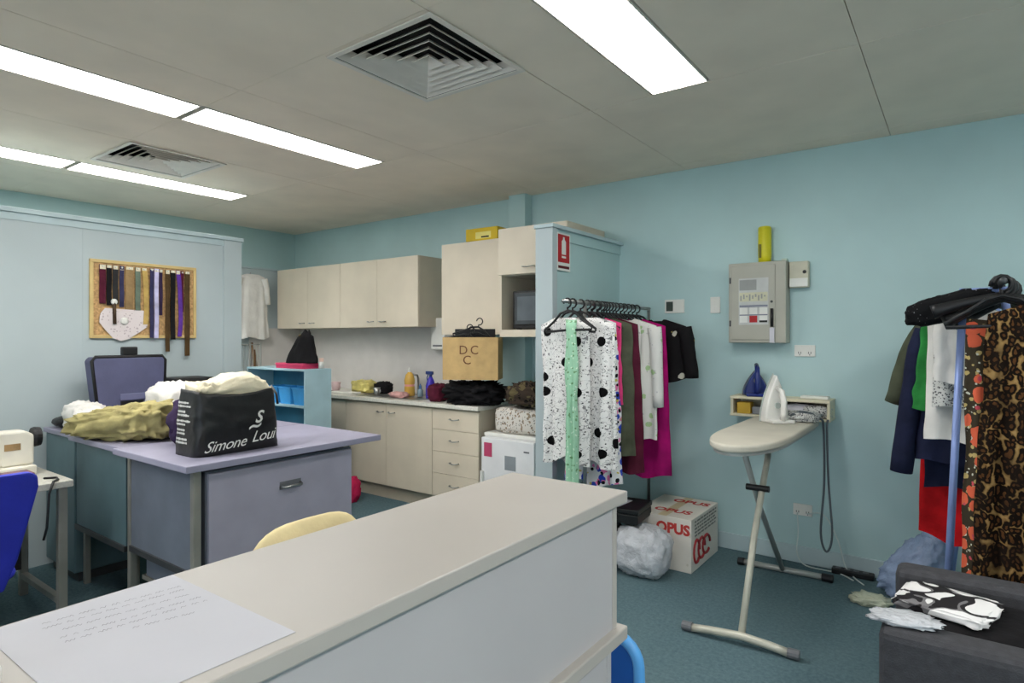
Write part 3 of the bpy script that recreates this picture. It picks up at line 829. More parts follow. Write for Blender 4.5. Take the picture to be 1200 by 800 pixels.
# powder blue bookcase, tubs and things on it
bo = thing('bookcase', 'low powder blue open bookcase in front of the kitchen worktop', 'bookcase', (-4.97, 3.305, 0))
hx, hy = 0.45, 0.135
box('side_panel', M['bookcase'], bo, -hx, -hx + 0.018, -hy, hy, 0, 1.182)
box('side_panel', M['bookcase'], bo, hx - 0.018, hx, -hy, hy, 0, 1.182)
box('top_panel', M['bookcase'], bo, -hx - 0.002, hx + 0.002, -hy - 0.002, hy, 1.182, 1.20, 0.002)
box('back_panel', M['bookcase_in'], bo, -hx + 0.018, hx - 0.018, hy - 0.008, hy, 0.06, 1.182)
for z in (0.06, 0.34, 0.60, 0.865): box('shelf', M['bookcase'], bo, -hx + 0.018, hx - 0.018, -hy + 0.004, hy - 0.008, z, z + 0.018)
for k, xx in enumerate((-4.655, -4.86, -5.06)):
    tb_ = thing('storage_tub', ['bright blue storage tub in the bookcase next to its side panel', 'bright blue storage tub between two others in the bookcase', 'bright blue storage tub at the inner end of the bookcase shelf'][k], 'tub', (xx, 3.29, 0.8835), 0, 'blue tubs in the bookcase')
    q = MB()
    for (a0, b0, z0), (a1, b1, z1) in (((0.075, 0.085, 0), (0.092, 0.098, 0.15)),):
        outer0 = [(sx * a0, sy * b0, z0) for sx, sy in ((1, 1), (-1, 1), (-1, -1), (1, -1))]; outer1 = [(sx * a1, sy * b1, z1) for sx, sy in ((1, 1), (-1, 1), (-1, -1), (1, -1))]
        inner1 = [(p[0] * 0.95, p[1] * 0.95, z1) for p in outer1]; inner0 = [(p[0] * 0.93, p[1] * 0.93, 0.006) for p in outer0]
        q.add(outer0 + outer1 + inner1 + inner0, [(3, 2, 1, 0)] + [(i, (i + 1) % 4, 4 + (i + 1) % 4, 4 + i) for i in range(4)] + [(4 + i, 4 + (i + 1) % 4, 8 + (i + 1) % 4, 8 + i) for i in range(4)] + [(8 + i, 8 + (i + 1) % 4, 12 + (i + 1) % 4, 12 + i) for i in range(4)] + [(12, 13, 14, 15)])
    q.build('body', M['blue_tub'], tb_, 0.004)
    MB().tube([(0.093, 0.1, 0.145), (-0.093, 0.1, 0.145), (-0.093, -0.1, 0.145), (0.093, -0.1, 0.145)], 0.006, 6, closed=True).build('rim', M['blue_tub'], tb_)
o = blob(0.14, 0.06, 0.06, 33, 0.2, 3).build('folded_cloth', cloth('teal dark cloth', (24, 66, 72)), None, smooth=True, loc=(-4.86, 3.28, 0.6185)); tag(o, 'dark teal cloth on the lower bookcase shelf', 'cloth')
o = blob(0.055, 0.05, 0.08, 34, 0.12, 3).build('folded_cloth', cloth('peach cloth', (206, 172, 146)), None, smooth=True, loc=(-4.625, 3.25, 0.6185)); tag(o, 'peach cloth at the lower bookcase shelf end', 'cloth')
pk = thing('pink_box', 'flat pink box lying on top of the bookcase', 'box', (-4.80, 3.29, 1.2005))
box('base', mat('crimson pink card', (196, 54, 96), 0.5), pk, -0.20, 0.20, -0.09, 0.09, 0, 0.028, 0.003)
box('lid', mat('crimson pink lid', (204, 66, 104), 0.5), pk, -0.204, 0.204, -0.094, 0.094, 0.028, 0.048, 0.003)
def cone_top(a, b): return 0.0
mb = MB()
def fnb(u, v):
    a = 2 * PI * u
    r = (1 - v) ** 0.7 * 0.165 + 0.055 + 0.012 * math.sin(a * 5 + v * 4) + 0.02 * nz3(math.cos(a) * 2, math.sin(a) * 2, v * 3)
    if v > 0.86: r *= 0.55 + 0.25 * math.sin((v - 0.86) * 22)
    return (r * math.cos(a) * 0.85 + 0.07 * v, r * math.sin(a) * 0.45, 0.28 * v + (0.02 * math.sin(a * 3) if v > 0.95 else 0))
mb.grid(fnb, 36, 20, closed_u=True); mb.f.append(tuple(reversed(range(36)))); mb.f.append(tuple(20 * 36 + k for k in range(36)))
bb = thing('black_bag', 'black gathered fabric bag standing on the flat pink box', 'bag', (-4.74, 3.29, 1.2495))
mb.build('body', C['black'], bb, smooth=True)
MB().tube([(0.03 + 0.05 * math.cos(a), 0.03 * math.sin(a), 0.243) for a in [2 * PI * k / 14 for k in range(14)]], 0.006, 6, closed=True).build('tie', C['gold'], bb, smooth=True)
bottle('lotion_bottle', 'small white bottle on the corner of the bookcase top', M['white_plastic'], [(0.002, 0), (0.024, 0.002), (0.025, 0.05), (0.02, 0.062)], (-4.555, 3.36, 1.2005), mat('peach cap', (222, 190, 176), 0.4), capprof=[(0.021, 0.062), (0.021, 0.09), (0.018, 0.093)])
# hanging things on the far lining wall, and poles leaning there
wh = MB().box(0, 0.03, -0.004, 0.004, -0.004, 0.004).tube([(0.03, 0, 0), (0.045, 0, 0.02)], 0.004, 6).build('wall_hook', M['chrome'], None, loc=(-6.2995, 3.70, 2.17)); tag(wh, 'small metal wall hook holding the white dress', 'hook')
g = thing('white_dress', 'white dress hanging on the far pale wall behind the partition', 'dress', (-6.235, 3.70, 2.17), PI / 2)
garment(0.30, 0.40, 0.70, 0.035, 41, 4, 0.012).build('body', C['white'], g, smooth=True)
sleeve(0.14, -0.05, 0.05, 0.28, 0.04, 0.03, 3).build('sleeve', C['white'], g, smooth=True); sleeve(-0.14, -0.05, -0.05, 0.28, 0.04, 0.03, 5).build('sleeve', C['white'], g, smooth=True)
wb = thing('wire_stand', 'grey wire stand below the white dress', 'stand', (-6.16, 3.56, 0))
for z in (0.35, 0.7, 1.05, 1.40): MB().tube([(-0.1, -0.14, z), (0.1, -0.14, z), (0.1, 0.14, z), (-0.1, 0.14, z)], 0.006, 6, closed=True).build('wire_hoop', M['alu'], wb)
for sx in (-1, 1):
    for sy in (-1, 1): MB().tube([(sx * 0.1, sy * 0.14, 0), (sx * 0.1, sy * 0.14, 1.42)], 0.007, 6).build('post', M['alu'], wb)
for k in range(12): MB().tube([(-0.1 + 0.2 * ((k % 4) + 0.5) / 4, -0.14 + 0.0 * k, 0.35), (-0.1 + 0.2 * ((k % 4) + 0.5) / 4, -0.14, 1.4)], 0.003, 5).build('wire', M['alu'], wb) if k < 4 else MB().tube([(0.1, -0.14 + 0.28 * (k - 3.5) / 8, 0.35), (0.1, -0.14 + 0.28 * (k - 3.5) / 8, 1.4)], 0.003, 5).build('wire', M['alu'], wb)
for k, (y0, y1, z1) in enumerate(((3.722, 3.722, 1.42), (3.748, 3.748, 1.34))):
    o = MB().tube([(-5.98 + 0.02 * k, y0, 0.0), (-6.27, y1, z1)], 0.012, 8).build('broom_handle', M['wood'], None, smooth=True)
    tag(o, ['longer brown wooden pole leaning in the kitchen corner', 'shorter brown wooden pole leaning in the kitchen corner'][k], 'pole')

# ================================================================ WORK TABLES AND SEWING CORNER
wt_ = thing('work_table', 'lavender topped work table with a wide slate drawer unit under it', 'table', (-3.16, 1.9, 0))
ox, oy = 3.16, -1.9
def B(nm, m_, p, x0, x1, y0, y1, z0, z1, bv=0): return box(nm, m_, p, x0 + ox, x1 + ox, y0 + oy, y1 + oy, z0, z1, bv)
B('table_top', M['lav_top'], wt_, -3.545, -2.765, 1.33, 2.46, 0.868, 0.90, 0.004)
B('side_panel', M['slate'], wt_, -3.50, -2.87, 1.40, 1.42, 0.39, 0.868)
B('bottom_rail', M['frame_dark'], wt_, -3.50, -2.85, 1.39, 1.43, 0.36, 0.39)
for (lx, ly) in ((-2.85, 1.395), (-3.515, 1.395), (-2.865, 2.25), (-3.515, 2.25)):
    B('leg', M['frame_grey'], wt_, lx - 0.018, lx + 0.018, ly, ly + 0.036, 0, 0.868, 0.004)
B('lower_shelf', M['frame_grey'], wt_, -3.49, -2.88, 1.45, 2.34, 0.20, 0.222)
cs = B('drawer_unit', M['slate'], wt_, -3.45, -2.845, 1.455, 2.30, 0.225, 0.845)
B('rail', M['frame_dark'], wt_, -3.45, -2.86, 1.455, 2.30, 0.846, 0.867)
dw = B('drawer_front', M['lav_panel'], wt_, -2.845, -2.825, 1.462, 2.292, 0.23, 0.835, 0.003)
MB().tube([(-2.824 + ox, 1.835 + oy, 0.708), (-2.80 + ox, 1.84 + oy, 0.704), (-2.80 + ox, 1.945 + oy, 0.704), (-2.824 + ox, 1.95 + oy, 0.708)], 0.008, 8).build('handle', M['chrome'], dw, smooth=True)
B('handle_plate', M['grey_plastic'], dw, -2.825, -2.823, 1.83, 1.955, 0.69, 0.73)
t2 = thing('work_table', 'teal grey metal sided work table behind the lavender one', 'table', (-3.9, 1.9, 0))
ox, oy = 3.9, -1.9
B('table_top', M['lav_top'], t2, -4.25, -3.55, 1.36, 2.46, 0.868, 0.90, 0.004)
B('side_panel', M['slate_teal'], t2, -4.24, -3.56, 1.40, 1.42, 0.37, 0.868)
B('bottom_rail', M['frame_dark'], t2, -4.24, -3.56, 1.39, 1.43, 0.34, 0.37)
for (lx, ly) in ((-3.57, 1.435), (-4.23, 1.435), (-3.57, 2.40), (-4.23, 2.40)):
    B('leg', M['frame_grey'], t2, lx - 0.016, lx + 0.016, ly, ly + 0.032, 0, 0.868, 0.004)
t3 = thing('metal_cabinet', 'dark teal metal cabinet between the partition and the work tables', 'cabinet', (-4.51, 1.9, 0))
ox, oy = 4.51, -1.9
B('body', M['slate_teal'], t3, -4.75, -4.27, 1.40, 2.40, 0.06, 0.87, 0.008)
B('top', M['lav_top'], t3, -4.755, -4.265, 1.385, 2.41, 0.87, 0.90, 0.006)
B('plinth', M['frame_dark'], t3, -4.72, -4.30, 1.43, 2.37, 0, 0.06)
# shopping bag
sb = thing('shopping_bag', 'large black printed shopping bag full of cream cloth on the lavender table', 'bag', (-3.04, 1.675, 0.9005))
mb = MB()
def rect_loop(u, hx_, hy_, r):
    # superellipse-like rounded rectangle
    a = 2 * PI * u; ca, sa = math.cos(a), math.sin(a)
    e = 0.32
    return (math.copysign(abs(ca) ** e, ca) * hx_, math.copysign(abs(sa) ** e, sa) * hy_)
def bagf(u, v):
    hx_ = 0.122 + 0.010 * math.sin(v * PI) - 0.012 * v; hy_ = 0.226 - 0.022 * v
    x_, y_ = rect_loop(u, hx_, hy_, 0)
    k = 0.010 * nz3(x_ * 14, y_ * 9, v * 5) + 0.006 * ridge(x_ * 20, y_ * 12, v * 7)
    return (x_ * (1 + k * 4), y_ * (1 + k * 1.5), v * (0.315 - 0.03 * max(0, x_ / hx_) * (1 - (y_ / hy_) ** 2)) + 0.006 * v * math.sin(2 * PI * u * 3 + 1))
NB, NV = 96, 22
mb.grid(bagf, NB, NV, closed_u=True); mb.f.append(tuple(reversed(range(NB))))
bagm = mat('black glossy bag', (24, 23, 25), 0.38, var=0.15, bump=0.3, bscale=18)
bd = mb.build('bag_body', bagm, sb, smooth=True)
sd = bd.modifiers.new('solid', 'SOLIDIFY'); sd.thickness = 0.003; sd.offset = -1
def on_front(o_, lift=0.0025):
    for v_ in o_.data.vertices:
        vv = min(1, max(0, v_.co.z / 0.31)); hy_ = 0.226 - 0.022 * vv
        q_ = min(0.999, abs(v_.co.y) / hy_) ** (1 / 0.32)
        a_ = math.asin(math.copysign(q_, v_.co.y))
        v_.co.x = bagf((a_ / (2 * PI)) % 1.0, vv)[0] + lift
def on_side(x_, z_):
    vv = z_ / 0.31; q_ = min(0.999, abs(x_) / 0.125) ** (1 / 0.32)
    a_ = -PI / 2 + math.copysign(math.asin(q_), x_)
    return bagf((a_ / (2 * PI)) % 1.0, vv)[1]
fx = 0.14
for word, sz, yc, zc_ in (('Simone', 0.074, -0.085, 0.046), ('Loui', 0.078, 0.115, 0.068)):
    on_front(text_mesh('lettering', word, sz, M['white_print'], sb, frame_mat((fx, yc, zc_), (0, 1, 0.06), (0, 0, 1)), shear=0.45, extrude=0, spacing=0.95))
on_front(text_mesh('emblem', 'S', 0.085, M['white_print'], sb, frame_mat((fx, 0.085, 0.165), (0, 1, 0), (0, 0, 1)), shear=0.4, extrude=0, bold=0.002))
on_front(text_mesh('emblem', '~', 0.12, M['white_print'], sb, frame_mat((fx, 0.07, 0.125), (0, 1, 0.2), (0, 0, 1)), extrude=0, bold=0.001))
rnd = random.Random(11)
for k in range(5):
    q = MB(); zc = 0.255 - k * 0.044
    for w_ in range(2):
        x0 = -0.085; xe = rnd.uniform(-0.01, 0.055)
        n_ = 12
        for i in range(n_):
            xa = x0 + (xe - x0) * i / n_; xb = xa + (xe - x0) / n_ * 0.7
            h1 = rnd.uniform(0.003, 0.006); z_ = zc - 0.017 * w_
            q.add([(xa, on_side(xa, z_ - h1) - 0.0025, z_ - h1), (xb, on_side(xb, z_ - h1) - 0.0025, z_ - h1), (xb, on_side(xb, z_ + h1) - 0.0025, z_ + h1), (xa, on_side(xa, z_ + h1) - 0.0025, z_ + h1)], [(0, 1, 2, 3)])
    q.build('side_print', M['white_print'], sb)
cc = blob(0.106, 0.200, 0.365, 51, 0.07, 3, nu=60, nv=34, power=0.42, crease=0.05, top=lambda a, b: 0.05 * math.sin(b * 4.2 + 0.6) * (1 - abs(a) * 0.3))
cc.v = [(x_ * (0.80 if z_ < 0.295 else 1.02), y_ * (0.84 if z_ < 0.295 else 0.985), z_) for x_, y_, z_ in cc.v]
o = cc.build('cream_cloth', C['cream'], None, smooth=True, loc=(-3.04, 1.675, 0.9055)); tag(o, 'bundle of cream cloth stuffed in the black shopping bag', 'cloth')
MB().tube([(-0.02, 0.218, 0.26), (0.0, 0.245, 0.31), (0.06, 0.235, 0.27), (0.09, 0.223, 0.22)], 0.007, 6).build('handle', mat('black glossy bag', (24, 23, 25)), sb, smooth=True)
# khaki garment and other cloths on the tables
kh = blob(0.33, 0.17, 0.185, 61, 0.12, 2.2, nu=90, nv=44, power=0.7, crease=0.16, cfreq=4.5, top=lambda a, b: 0.25 * a).build('khaki_garment', C['khaki'], None, smooth=True, loc=(-3.85, 1.52, 0.9005), rot=(0, 0, R(26))); tag(kh, 'rumpled khaki green garment lying on the work tables', 'clothes')
o = blob(0.09, 0.14, 0.245, 66, 0.14, 3, power=0.7, crease=0.12).build('plum_garment', C['plum'], None, smooth=True, loc=(-3.35, 1.68, 0.9005)); tag(o, 'dark plum garment heaped beside the shopping bag', 'clothes')
o = blob(0.17, 0.13, 0.285, 68, 0.14, 3, power=0.75, crease=0.12).build('white_garment', C['white'], None, smooth=True, loc=(-4.08, 1.88, 0.9005)); tag(o, 'white garment heaped in front of the navy case', 'clothes')
o = blob(0.13, 0.095, 0.17, 70, 0.15, 3, power=0.75, crease=0.1).build('white_garment', C['white'], None, smooth=True, loc=(-4.40, 1.495, 0.9005)); tag(o, 'small white garment heap beside the khaki one by the partition', 'clothes')
o = blob(0.10, 0.085, 0.07, 72, 0.08, 2, power=0.8).build('black_pouch', M['black_plastic'], None, smooth=True, loc=(-4.63, 1.49, 0.9005)); tag(o, 'small black pouch on the corner of the teal metal cabinet', 'pouch')
# navy case
nc = thing('machine_case', 'navy hard case with black trim and top handle standing on the cabinet', 'case', (-4.55, 1.80, 0.9005))
pts = [(-0.185, 0), (0.205, 0), (0.225, 0.42), (0.205, 0.445), (-0.205, 0.445), (-0.225, 0.42)]
MB().prism(pts, lambda a, b, d: (d - 0.04 * b, a, b), -0.08, 0.06).build('shell', M['navy'], nc, 0.012)
loop = [(0.052 - 0.04 * b, a, b) for a, b in [(-0.187, 0.01), (-0.226, 0.42), (-0.207, 0.447), (0.207, 0.447), (0.226, 0.42), (0.206, 0.01)]]
MB().tube(loop, 0.011, 8).build('trim', M['black_plastic'], nc, smooth=True)
MB().box(-0.02, 0.025, -0.04, 0.055, 0.452, 0.512).build('carry_handle', M['black_plastic'], nc, 0.008)
lt = MB().prism([(-0.07, 0.155), (0.085, 0.155), (0.085, 0.20), (-0.07, 0.20)], lambda a, b, d: (d - 0.04 * b, a, b), 0.061, 0.07).build('clasp', mat('faded navy', (104, 106, 138), 0.6), nc, 0.004)
MB().box(0.056, 0.066, -0.065, 0.07, 0.115, 0.15).build('clasp_lip', M['black_plastic'], nc)
o = MB().box(-0.12, 0.12, -0.14, 0.14, 0, 0.285).build('black_case', M['black_plastic'], None, 0.012, loc=(-4.58, 2.21, 0.9005)); tag(o, 'plain black case between the navy case and the shopping bag', 'case')
# sewing table, machine, chair
sx0 = -4.03
sw = thing('sewing_table', 'sewing table with grey speckled top and metal legs', 'table', (sx0, 0.5, 0))
box('table_top', M['stone_top'], sw, -0.36, 0.33, -0.75, 0.71, 0.705, 0.74, 0.004)
for (lx, ly) in ((0.29, 0.67), (-0.31, 0.67), (0.29, -0.71), (-0.31, -0.71)):
    box('leg', M['frame_grey'], sw, lx - 0.02, lx + 0.02, ly - 0.02, ly + 0.02, 0, 0.705, 0.003)
box('cross_rail', M['frame_grey'], sw, -0.33, -0.29, -0.69, 0.65, 0.25, 0.28)
box('side_rail', M['frame_grey'], sw, -0.29, 0.27, 0.655, 0.685, 0.10, 0.13)
sp_ = thing('foot_pedal', 'black treadle pedal with motor under the sewing table', 'pedal', (-3.98, 0.72, 0))
MB().prism([(-0.16, 0.0), (0.16, 0.0), (0.16, 0.02), (-0.16, 0.08)], lambda a, b, d: (a, d, b), -0.14, 0.14).build('treadle', M['black_plastic'], sp_)
MB().tube([(-0.10, 0.08, 0.05), (-0.05, 0.08, 0.46)], 0.008, 6).build('rod', M['chrome'], sp_)
MB().tube([(-0.12, 0.02, 0.52), (-0.12, 0.24, 0.52)], 0.085, 16).build('motor', M['black_plastic'], sp_)
box('motor_bracket', M['black_plastic'], sp_, -0.15, -0.03, 0.05, 0.2, 0.46, 0.7045)
sm_ = thing('sewing_machine', 'ivory industrial sewing machine with thread stand on the sewing table', 'sewing machine', (-4.10, 0.88, 0.7405))
box('bed', M['machine'], sm_, -0.10, 0.10, -0.28, 0.26, 0, 0.05, 0.008)
MB().prism([(0.26, 0.05), (0.12, 0.05), (0.09, 0.17), (-0.20, 0.175), (-0.20, 0.09), (-0.27, 0.09), (-0.27, 0.22), (-0.24, 0.235), (0.22, 0.235), (0.26, 0.21)], lambda a, b, d: (d, a, b), -0.055, 0.055).build('arm', M['machine'], sm_, 0.012)
MB().tube([(0, 0.262, 0.19), (0, 0.275, 0.19), (0, 0.30, 0.19)], [0.05, 0.055, 0.05], 20).build('handwheel', M['black_plastic'], sm_)
MB().tube([(0, -0.235, 0.09), (0, -0.235, 0.055)], 0.006, 6).build('needle_bar', M['chrome'], sm_)
box('badge', C['tan'], sm_, 0.0555, 0.0565, 0.13, 0.20, 0.135, 0.17)
MB().tube([(-0.045, 0.12, 0.235), (-0.045, 0.12, 0.44), (-0.045, 0.08, 0.452), (-0.045, 0.03, 0.435)], 0.004, 6).build('thread_stand', M['chrome'], sm_, smooth=True)
MB().lathe([(0.03, 0.236), (0.03, 0.242), (0.022, 0.245), (0.012, 0.32), (0.004, 0.33)], 14, (0.0, -0.05, 0)).build('thread_cone', C['white'], sm_, smooth=True)
cbx = MB().box(-0.06, 0.06, -0.06, 0.06, 0, 0.045).build('pin_box', mat('mauve tin', (120, 84, 92), 0.5), None, 0.006, loc=(-3.88, 1.02, 0.7405)); tag(cbx, 'small mauve pin tin beside the sewing machine', 'tin')
MB().tube([(0.20, 0.62, 0.745), (0.25, 0.66, 0.749), (0.30, 0.65, 0.747), (0.334, 0.62, 0.747), (0.342, 0.60, 0.69), (0.342, 0.59, 0.52), (0.33, 0.58, 0.46)], 0.006, 6).build('power_cord', M['black_plastic'], sw, smooth=True)
box('added_dark_panel', mat('dark brown board', (44, 38, 36), 0.6), sw, -0.285, -0.265, -0.69, 0.65, 0.16, 0.7045)  # thin dark sheet added so the space under the table top reads dark
# blue chair
ch = thing('shell_chair', 'royal blue padded chair drawn up to the sewing table', 'chair', (-3.38, 0.66, 0))
mb = MB()
bp = [(0.0, 0.0), (0.14, 0.0), (0.185, 0.12), (0.255, 0.42), (0.25, 0.47), (0.22, 0.49), (-0.22, 0.49), (-0.25, 0.47), (-0.255, 0.42), (-0.185, 0.12), (-0.14, 0.0)]
MB().prism(bp, lambda a, b, d: (0.16 + d + 0.08 * b - 0.35 * a * a, a, 0.415 + b), -0.02, 0.025).build('backrest', M['royal'], ch, 0.012)
pad(0.46, 0.44, 0.08, lambda a, b, d: (-0.10 + b, a, 0.445 + d)).build('seat', M['royal'], ch, smooth=True)
MB().box(0.165, 0.185, -0.03, 0.03, 0.38, 0.56).box(-0.1, 0.165, -0.03, 0.03, 0.38, 0.398).build('back_bracket', M['black_plastic'], ch)
MB().tube([(-0.1, 0, 0.405), (-0.1, 0, 0.09)], 0.027, 12).build('gas_lift', M['black_plastic'], ch, smooth=True)
for k in range(5):
    a = 2 * PI * k / 5 + 0.6
    lg = MB().tube([(-0.1, 0, 0.11), (-0.1 + 0.27 * math.cos(a), 0.27 * math.sin(a), 0.065)], [0.022, 0.014], 8).build('leg', M['black_plastic'], ch, smooth=True)
    MB().lathe([(0.001, -0.011), (0.02, -0.011), (0.025, 0), (0.02, 0.011), (0.001, 0.011)], 12).build('castor', M['black_plastic'], lg, loc=(-0.1 + 0.27 * math.cos(a), 0.27 * math.sin(a), 0.025), rot=(PI / 2, 0, a))
def open_bin(name, label, m_, loc, r0, r1, hh_, cat='bin'):
    o_b = thing(name, label, cat, loc)
    MB().lathe([(r0, 0), (r1, hh_), (r1 * 1.05, hh_), (r1 * 1.05, hh_ - 0.015), (r1 * 0.97, hh_ - 0.015), (r0 * 0.95, 0.01)], 20).build('body', m_, o_b, smooth=False)
    MB().tube([(r1 * math.cos(2 * PI * k / 20), r1 * math.sin(2 * PI * k / 20), hh_) for k in range(20)], 0.006, 6, closed=True).build('rim', m_, o_b, smooth=True)
open_bin('waste_bin', 'pale grey green waste bin under the sewing table', M['pale_tub'], (-3.93, 0.42, 0), 0.10, 0.13, 0.30)
open_bin('waste_bin', 'dark green waste bin under the teal sided work table', M['bin_green'], (-4.02, 1.72, 0), 0.10, 0.12, 0.32)

# ---- cork board with ties on the partition (faces +x; local x runs along +Y)
pbd = thing('cork_board', 'pine framed cork board on the pale blue partition', 'board', (-4.7995, 2.017, 1.47), PI / 2)
BW, BH = 0.72, 0.545   # local: x along world +Y, -y out of the wall
def PB(nm, m_, p, x0, x1, d0, d1, z0, z1, bv=0): return box(nm, m_, p, x0, x1, -d1, -d0, z0, z1, bv)
PB('cork', M['cork'], pbd, -BW / 2 + 0.02, BW / 2 - 0.02, 0.002, 0.010, 0.02, BH - 0.02)
for a, b, c_, d_ in ((-BW / 2, BW / 2, 0, 0.022), (-BW / 2, BW / 2, BH - 0.022, BH), (-BW / 2, -BW / 2 + 0.022, 0.022, BH - 0.022), (BW / 2 - 0.022, BW / 2, 0.022, BH - 0.022)):
    PB('frame', M['pine'], pbd, a, b, 0.0, 0.018, c_, d_, 0.002)
def strap(label, m_, x0, w_, z1, z0, dd_=0.0, sway=0.0, cat='ribbon'):
    o_s = thing('hanging_strap', label, cat, (-4.7995 + 0.012 + dd_, 2.017 + x0, 1.47 + z1), PI / 2, 'straps and ribbons on the cork board')
    L = z1 - z0; q = MB(); n = 12
    v_ = []; f_ = []
    for i in range(n + 1):
        t_ = i / n; xx = sway * math.sin(t_ * 2.5); yy = -0.009 - 0.003 * math.sin(t_ * 9 + x0 * 30)
        ww = w_ / 2
        for sx_, yo in ((-1, -0.002), (1, -0.002), (1, 0.002), (-1, 0.002)): v_.append((xx + sx_ * ww, yy + yo, -L * t_))
    for i in range(n):
        for e in range(4): f_.append((i * 4 + e, i * 4 + (e + 1) % 4, (i + 1) * 4 + (e + 1) % 4, (i + 1) * 4 + e))
    f_ += [(3, 2, 1, 0), tuple(n * 4 + e for e in range(4))]
    q.add(v_, f_); q.build('band', m_, o_s)
    MB().lathe([(0.001, 0), (0.006, 0.0), (0.006, 0.006), (0.001, 0.008)], 8).build('pin', M['white_plastic'], o_s, rot=(PI / 2, 0, 0), loc=(0, -0.0115, -0.012))
    PB('price_tag', C['cream'], o_s, -w_ / 2 + 0.002, w_ / 2 - 0.002, 0.0125, 0.0135, -0.026 - 0.006 * math.sin(x0 * 60), -0.002)
    return o_s
zt = BH - 0.035
strap('dark maroon strap nearest the bare end of the cork board', C['maroon'], -0.285, 0.040, zt, 0.24)
strap('black strap third of the dark group on the cork board', C['black'], -0.245, 0.032, zt, 0.23)
strap('charcoal strap in the dark group on the cork board', C['charcoal'], -0.205, 0.034, zt, 0.24)
strap('dark navy strap at the end of the dark group on the cork board', C['indigo'], -0.165, 0.028, zt, 0.22)
strap('wide tan strap on the cork board', C['tan'], -0.115, 0.050, zt, 0.20)
strap('sage green strap on the cork board', C['sage'], -0.060, 0.034, zt, 0.20)
strap('gold yellow strap on the cork board', C['gold'], -0.018, 0.034, zt, 0.10, sway=0.015)
strap('long indigo ribbon reaching the board frame', C['indigo'], 0.030, 0.026, zt, 0.002, 0.010)
strap('long lilac ribbon reaching the board frame', C['lilac'], 0.062, 0.030, zt, 0.0, 0.010)
strap('short indigo ribbon next to the lilac one', C['plum'], 0.097, 0.024, zt, 0.17)
strap('rust brown strap trailing a long dark end below the board', C['rust'], 0.140, 0.030, zt, -0.10, 0.010)
strap('black ribbon beside the purple one on the cork board', C['black'], 0.178, 0.034, zt, -0.01, 0.010)
strap('bright purple ribbon on the cork board', C['purple'], 0.215, 0.030, zt, 0.012, 0.010, 0.02)
strap('dark brown belt hanging furthest below the cork board', C['rust'], 0.285, 0.036, zt, -0.135, 0.010)
strap('wine coloured ribbon between the purple one and the brown belt', C['maroon'], 0.250, 0.022, zt, 0.20)
lc = thing('lace_collar', 'white lace collar pinned low on the cork board', 'collar', (-4.7995, 2.017, 1.47), PI / 2)
pts = [(-0.30, 0.17), (-0.27, 0.21), (-0.02, 0.20), (0.015, 0.15), (0.0, 0.08), (-0.06, 0.035), (-0.12, -0.005), (-0.17, -0.02), (-0.22, 0.0), (-0.27, 0.06), (-0.305, 0.11)]
MB().prism(pts, lambda a, b, d: (a, -d, b), 0.019, 0.0225).build('lace', print_mat('white lace', (222, 212, 212), [(40, 0.25, (190, 176, 178), 1.0)]), lc)
MB().tube([(-0.215, -0.026, 0.26), (-0.212, -0.027, 0.10)], 0.012, 8).build('tassel', C['brown'], lc, smooth=True)
MB().lathe([(0.001, 0), (0.022, 0.002), (0.018, 0.012), (0.001, 0.016)], 12).build('button', M['white_plastic'], lc, rot=(PI / 2, 0, 0), loc=(-0.215, -0.0235, 0.255))
MB().lathe([(0.001, 0), (0.028, 0.002), (0.02, 0.010), (0.001, 0.014)], 12).build('rosette', M['white_plastic'], lc, rot=(PI / 2, 0, 0), loc=(-0.15, -0.0235, 0.12))

# ================================================================ THINGS ON THE BACK WALL AND NIB
# fire extinguisher sign on the nib wall face (x = -2.15)
fs = thing('fire_sign', 'red fire extinguisher sign on the blue nib wall', 'sign', (-2.1395, 3.50, 1.92), PI / 2)
def FS(nm, m_, x0, x1, d0, d1, z0, z1): return box(nm, m_, fs, x0, x1, -d1, -d0, z0, z1)
FS('backing', M['white_print'], -0.085, 0.085, 0.0, 0.002, 0.0, 0.25)
FS('red_field', M['red'], -0.073, 0.073, 0.002, 0.003, 0.055, 0.24)
FS('lettering_bar', mat('dark red print', (90, 16, 22), 0.6), -0.07, 0.07, 0.002, 0.003, 0.015, 0.033)
MB().prism([(-0.026, 0.085), (0.026, 0.085), (0.026, 0.195), (0.010, 0.21), (0.010, 0.225), (-0.010, 0.225), (-0.010, 0.21), (-0.026, 0.195)], lambda a, b, d: (a, -d, b), 0.003, 0.004).build('extinguisher_symbol', M['white_print'], fs)
FS('symbol_band', M['red'], -0.027, 0.027, 0.004, 0.0045, 0.098, 0.108)
# switchboard
sbx = thing('switchboard', 'beige grey metal switchboard box with labels on the blue wall', 'switchboard', (-1.088, YB, 1.44))
box('box', M['switchboard'], sbx, -0.185, 0.18, -0.12, -0.0005, 0, 0.535, 0.005)
dr_ = box('door', M['switchboard'], sbx, -0.165, 0.115, -0.128, -0.1205, 0.02, 0.515, 0.003)
box('label_sheet', M['label_grey'], dr_, -0.115, 0.075, -0.1292, -0.1285, 0.12, 0.43)
lg_ = mat('grey print block', (150, 152, 150), 0.6); cream_lb = mat('cream print block', (200, 198, 170), 0.6); blue_lb = mat('blue print bar', (60, 66, 110), 0.5)
box('print_block', lg_, dr_, -0.11, 0.0, -0.1298, -0.1293, 0.35, 0.42)
box('print_block', cream_lb, dr_, -0.11, 0.07, -0.1298, -0.1293, 0.275, 0.335)
for k in range(9): box('print_mark', lg_, dr_, -0.105 + k * 0.019, -0.095 + k * 0.019, -0.1302, -0.1299, 0.28 + 0.012 * (k % 3), 0.315 + 0.008 * (k % 2))
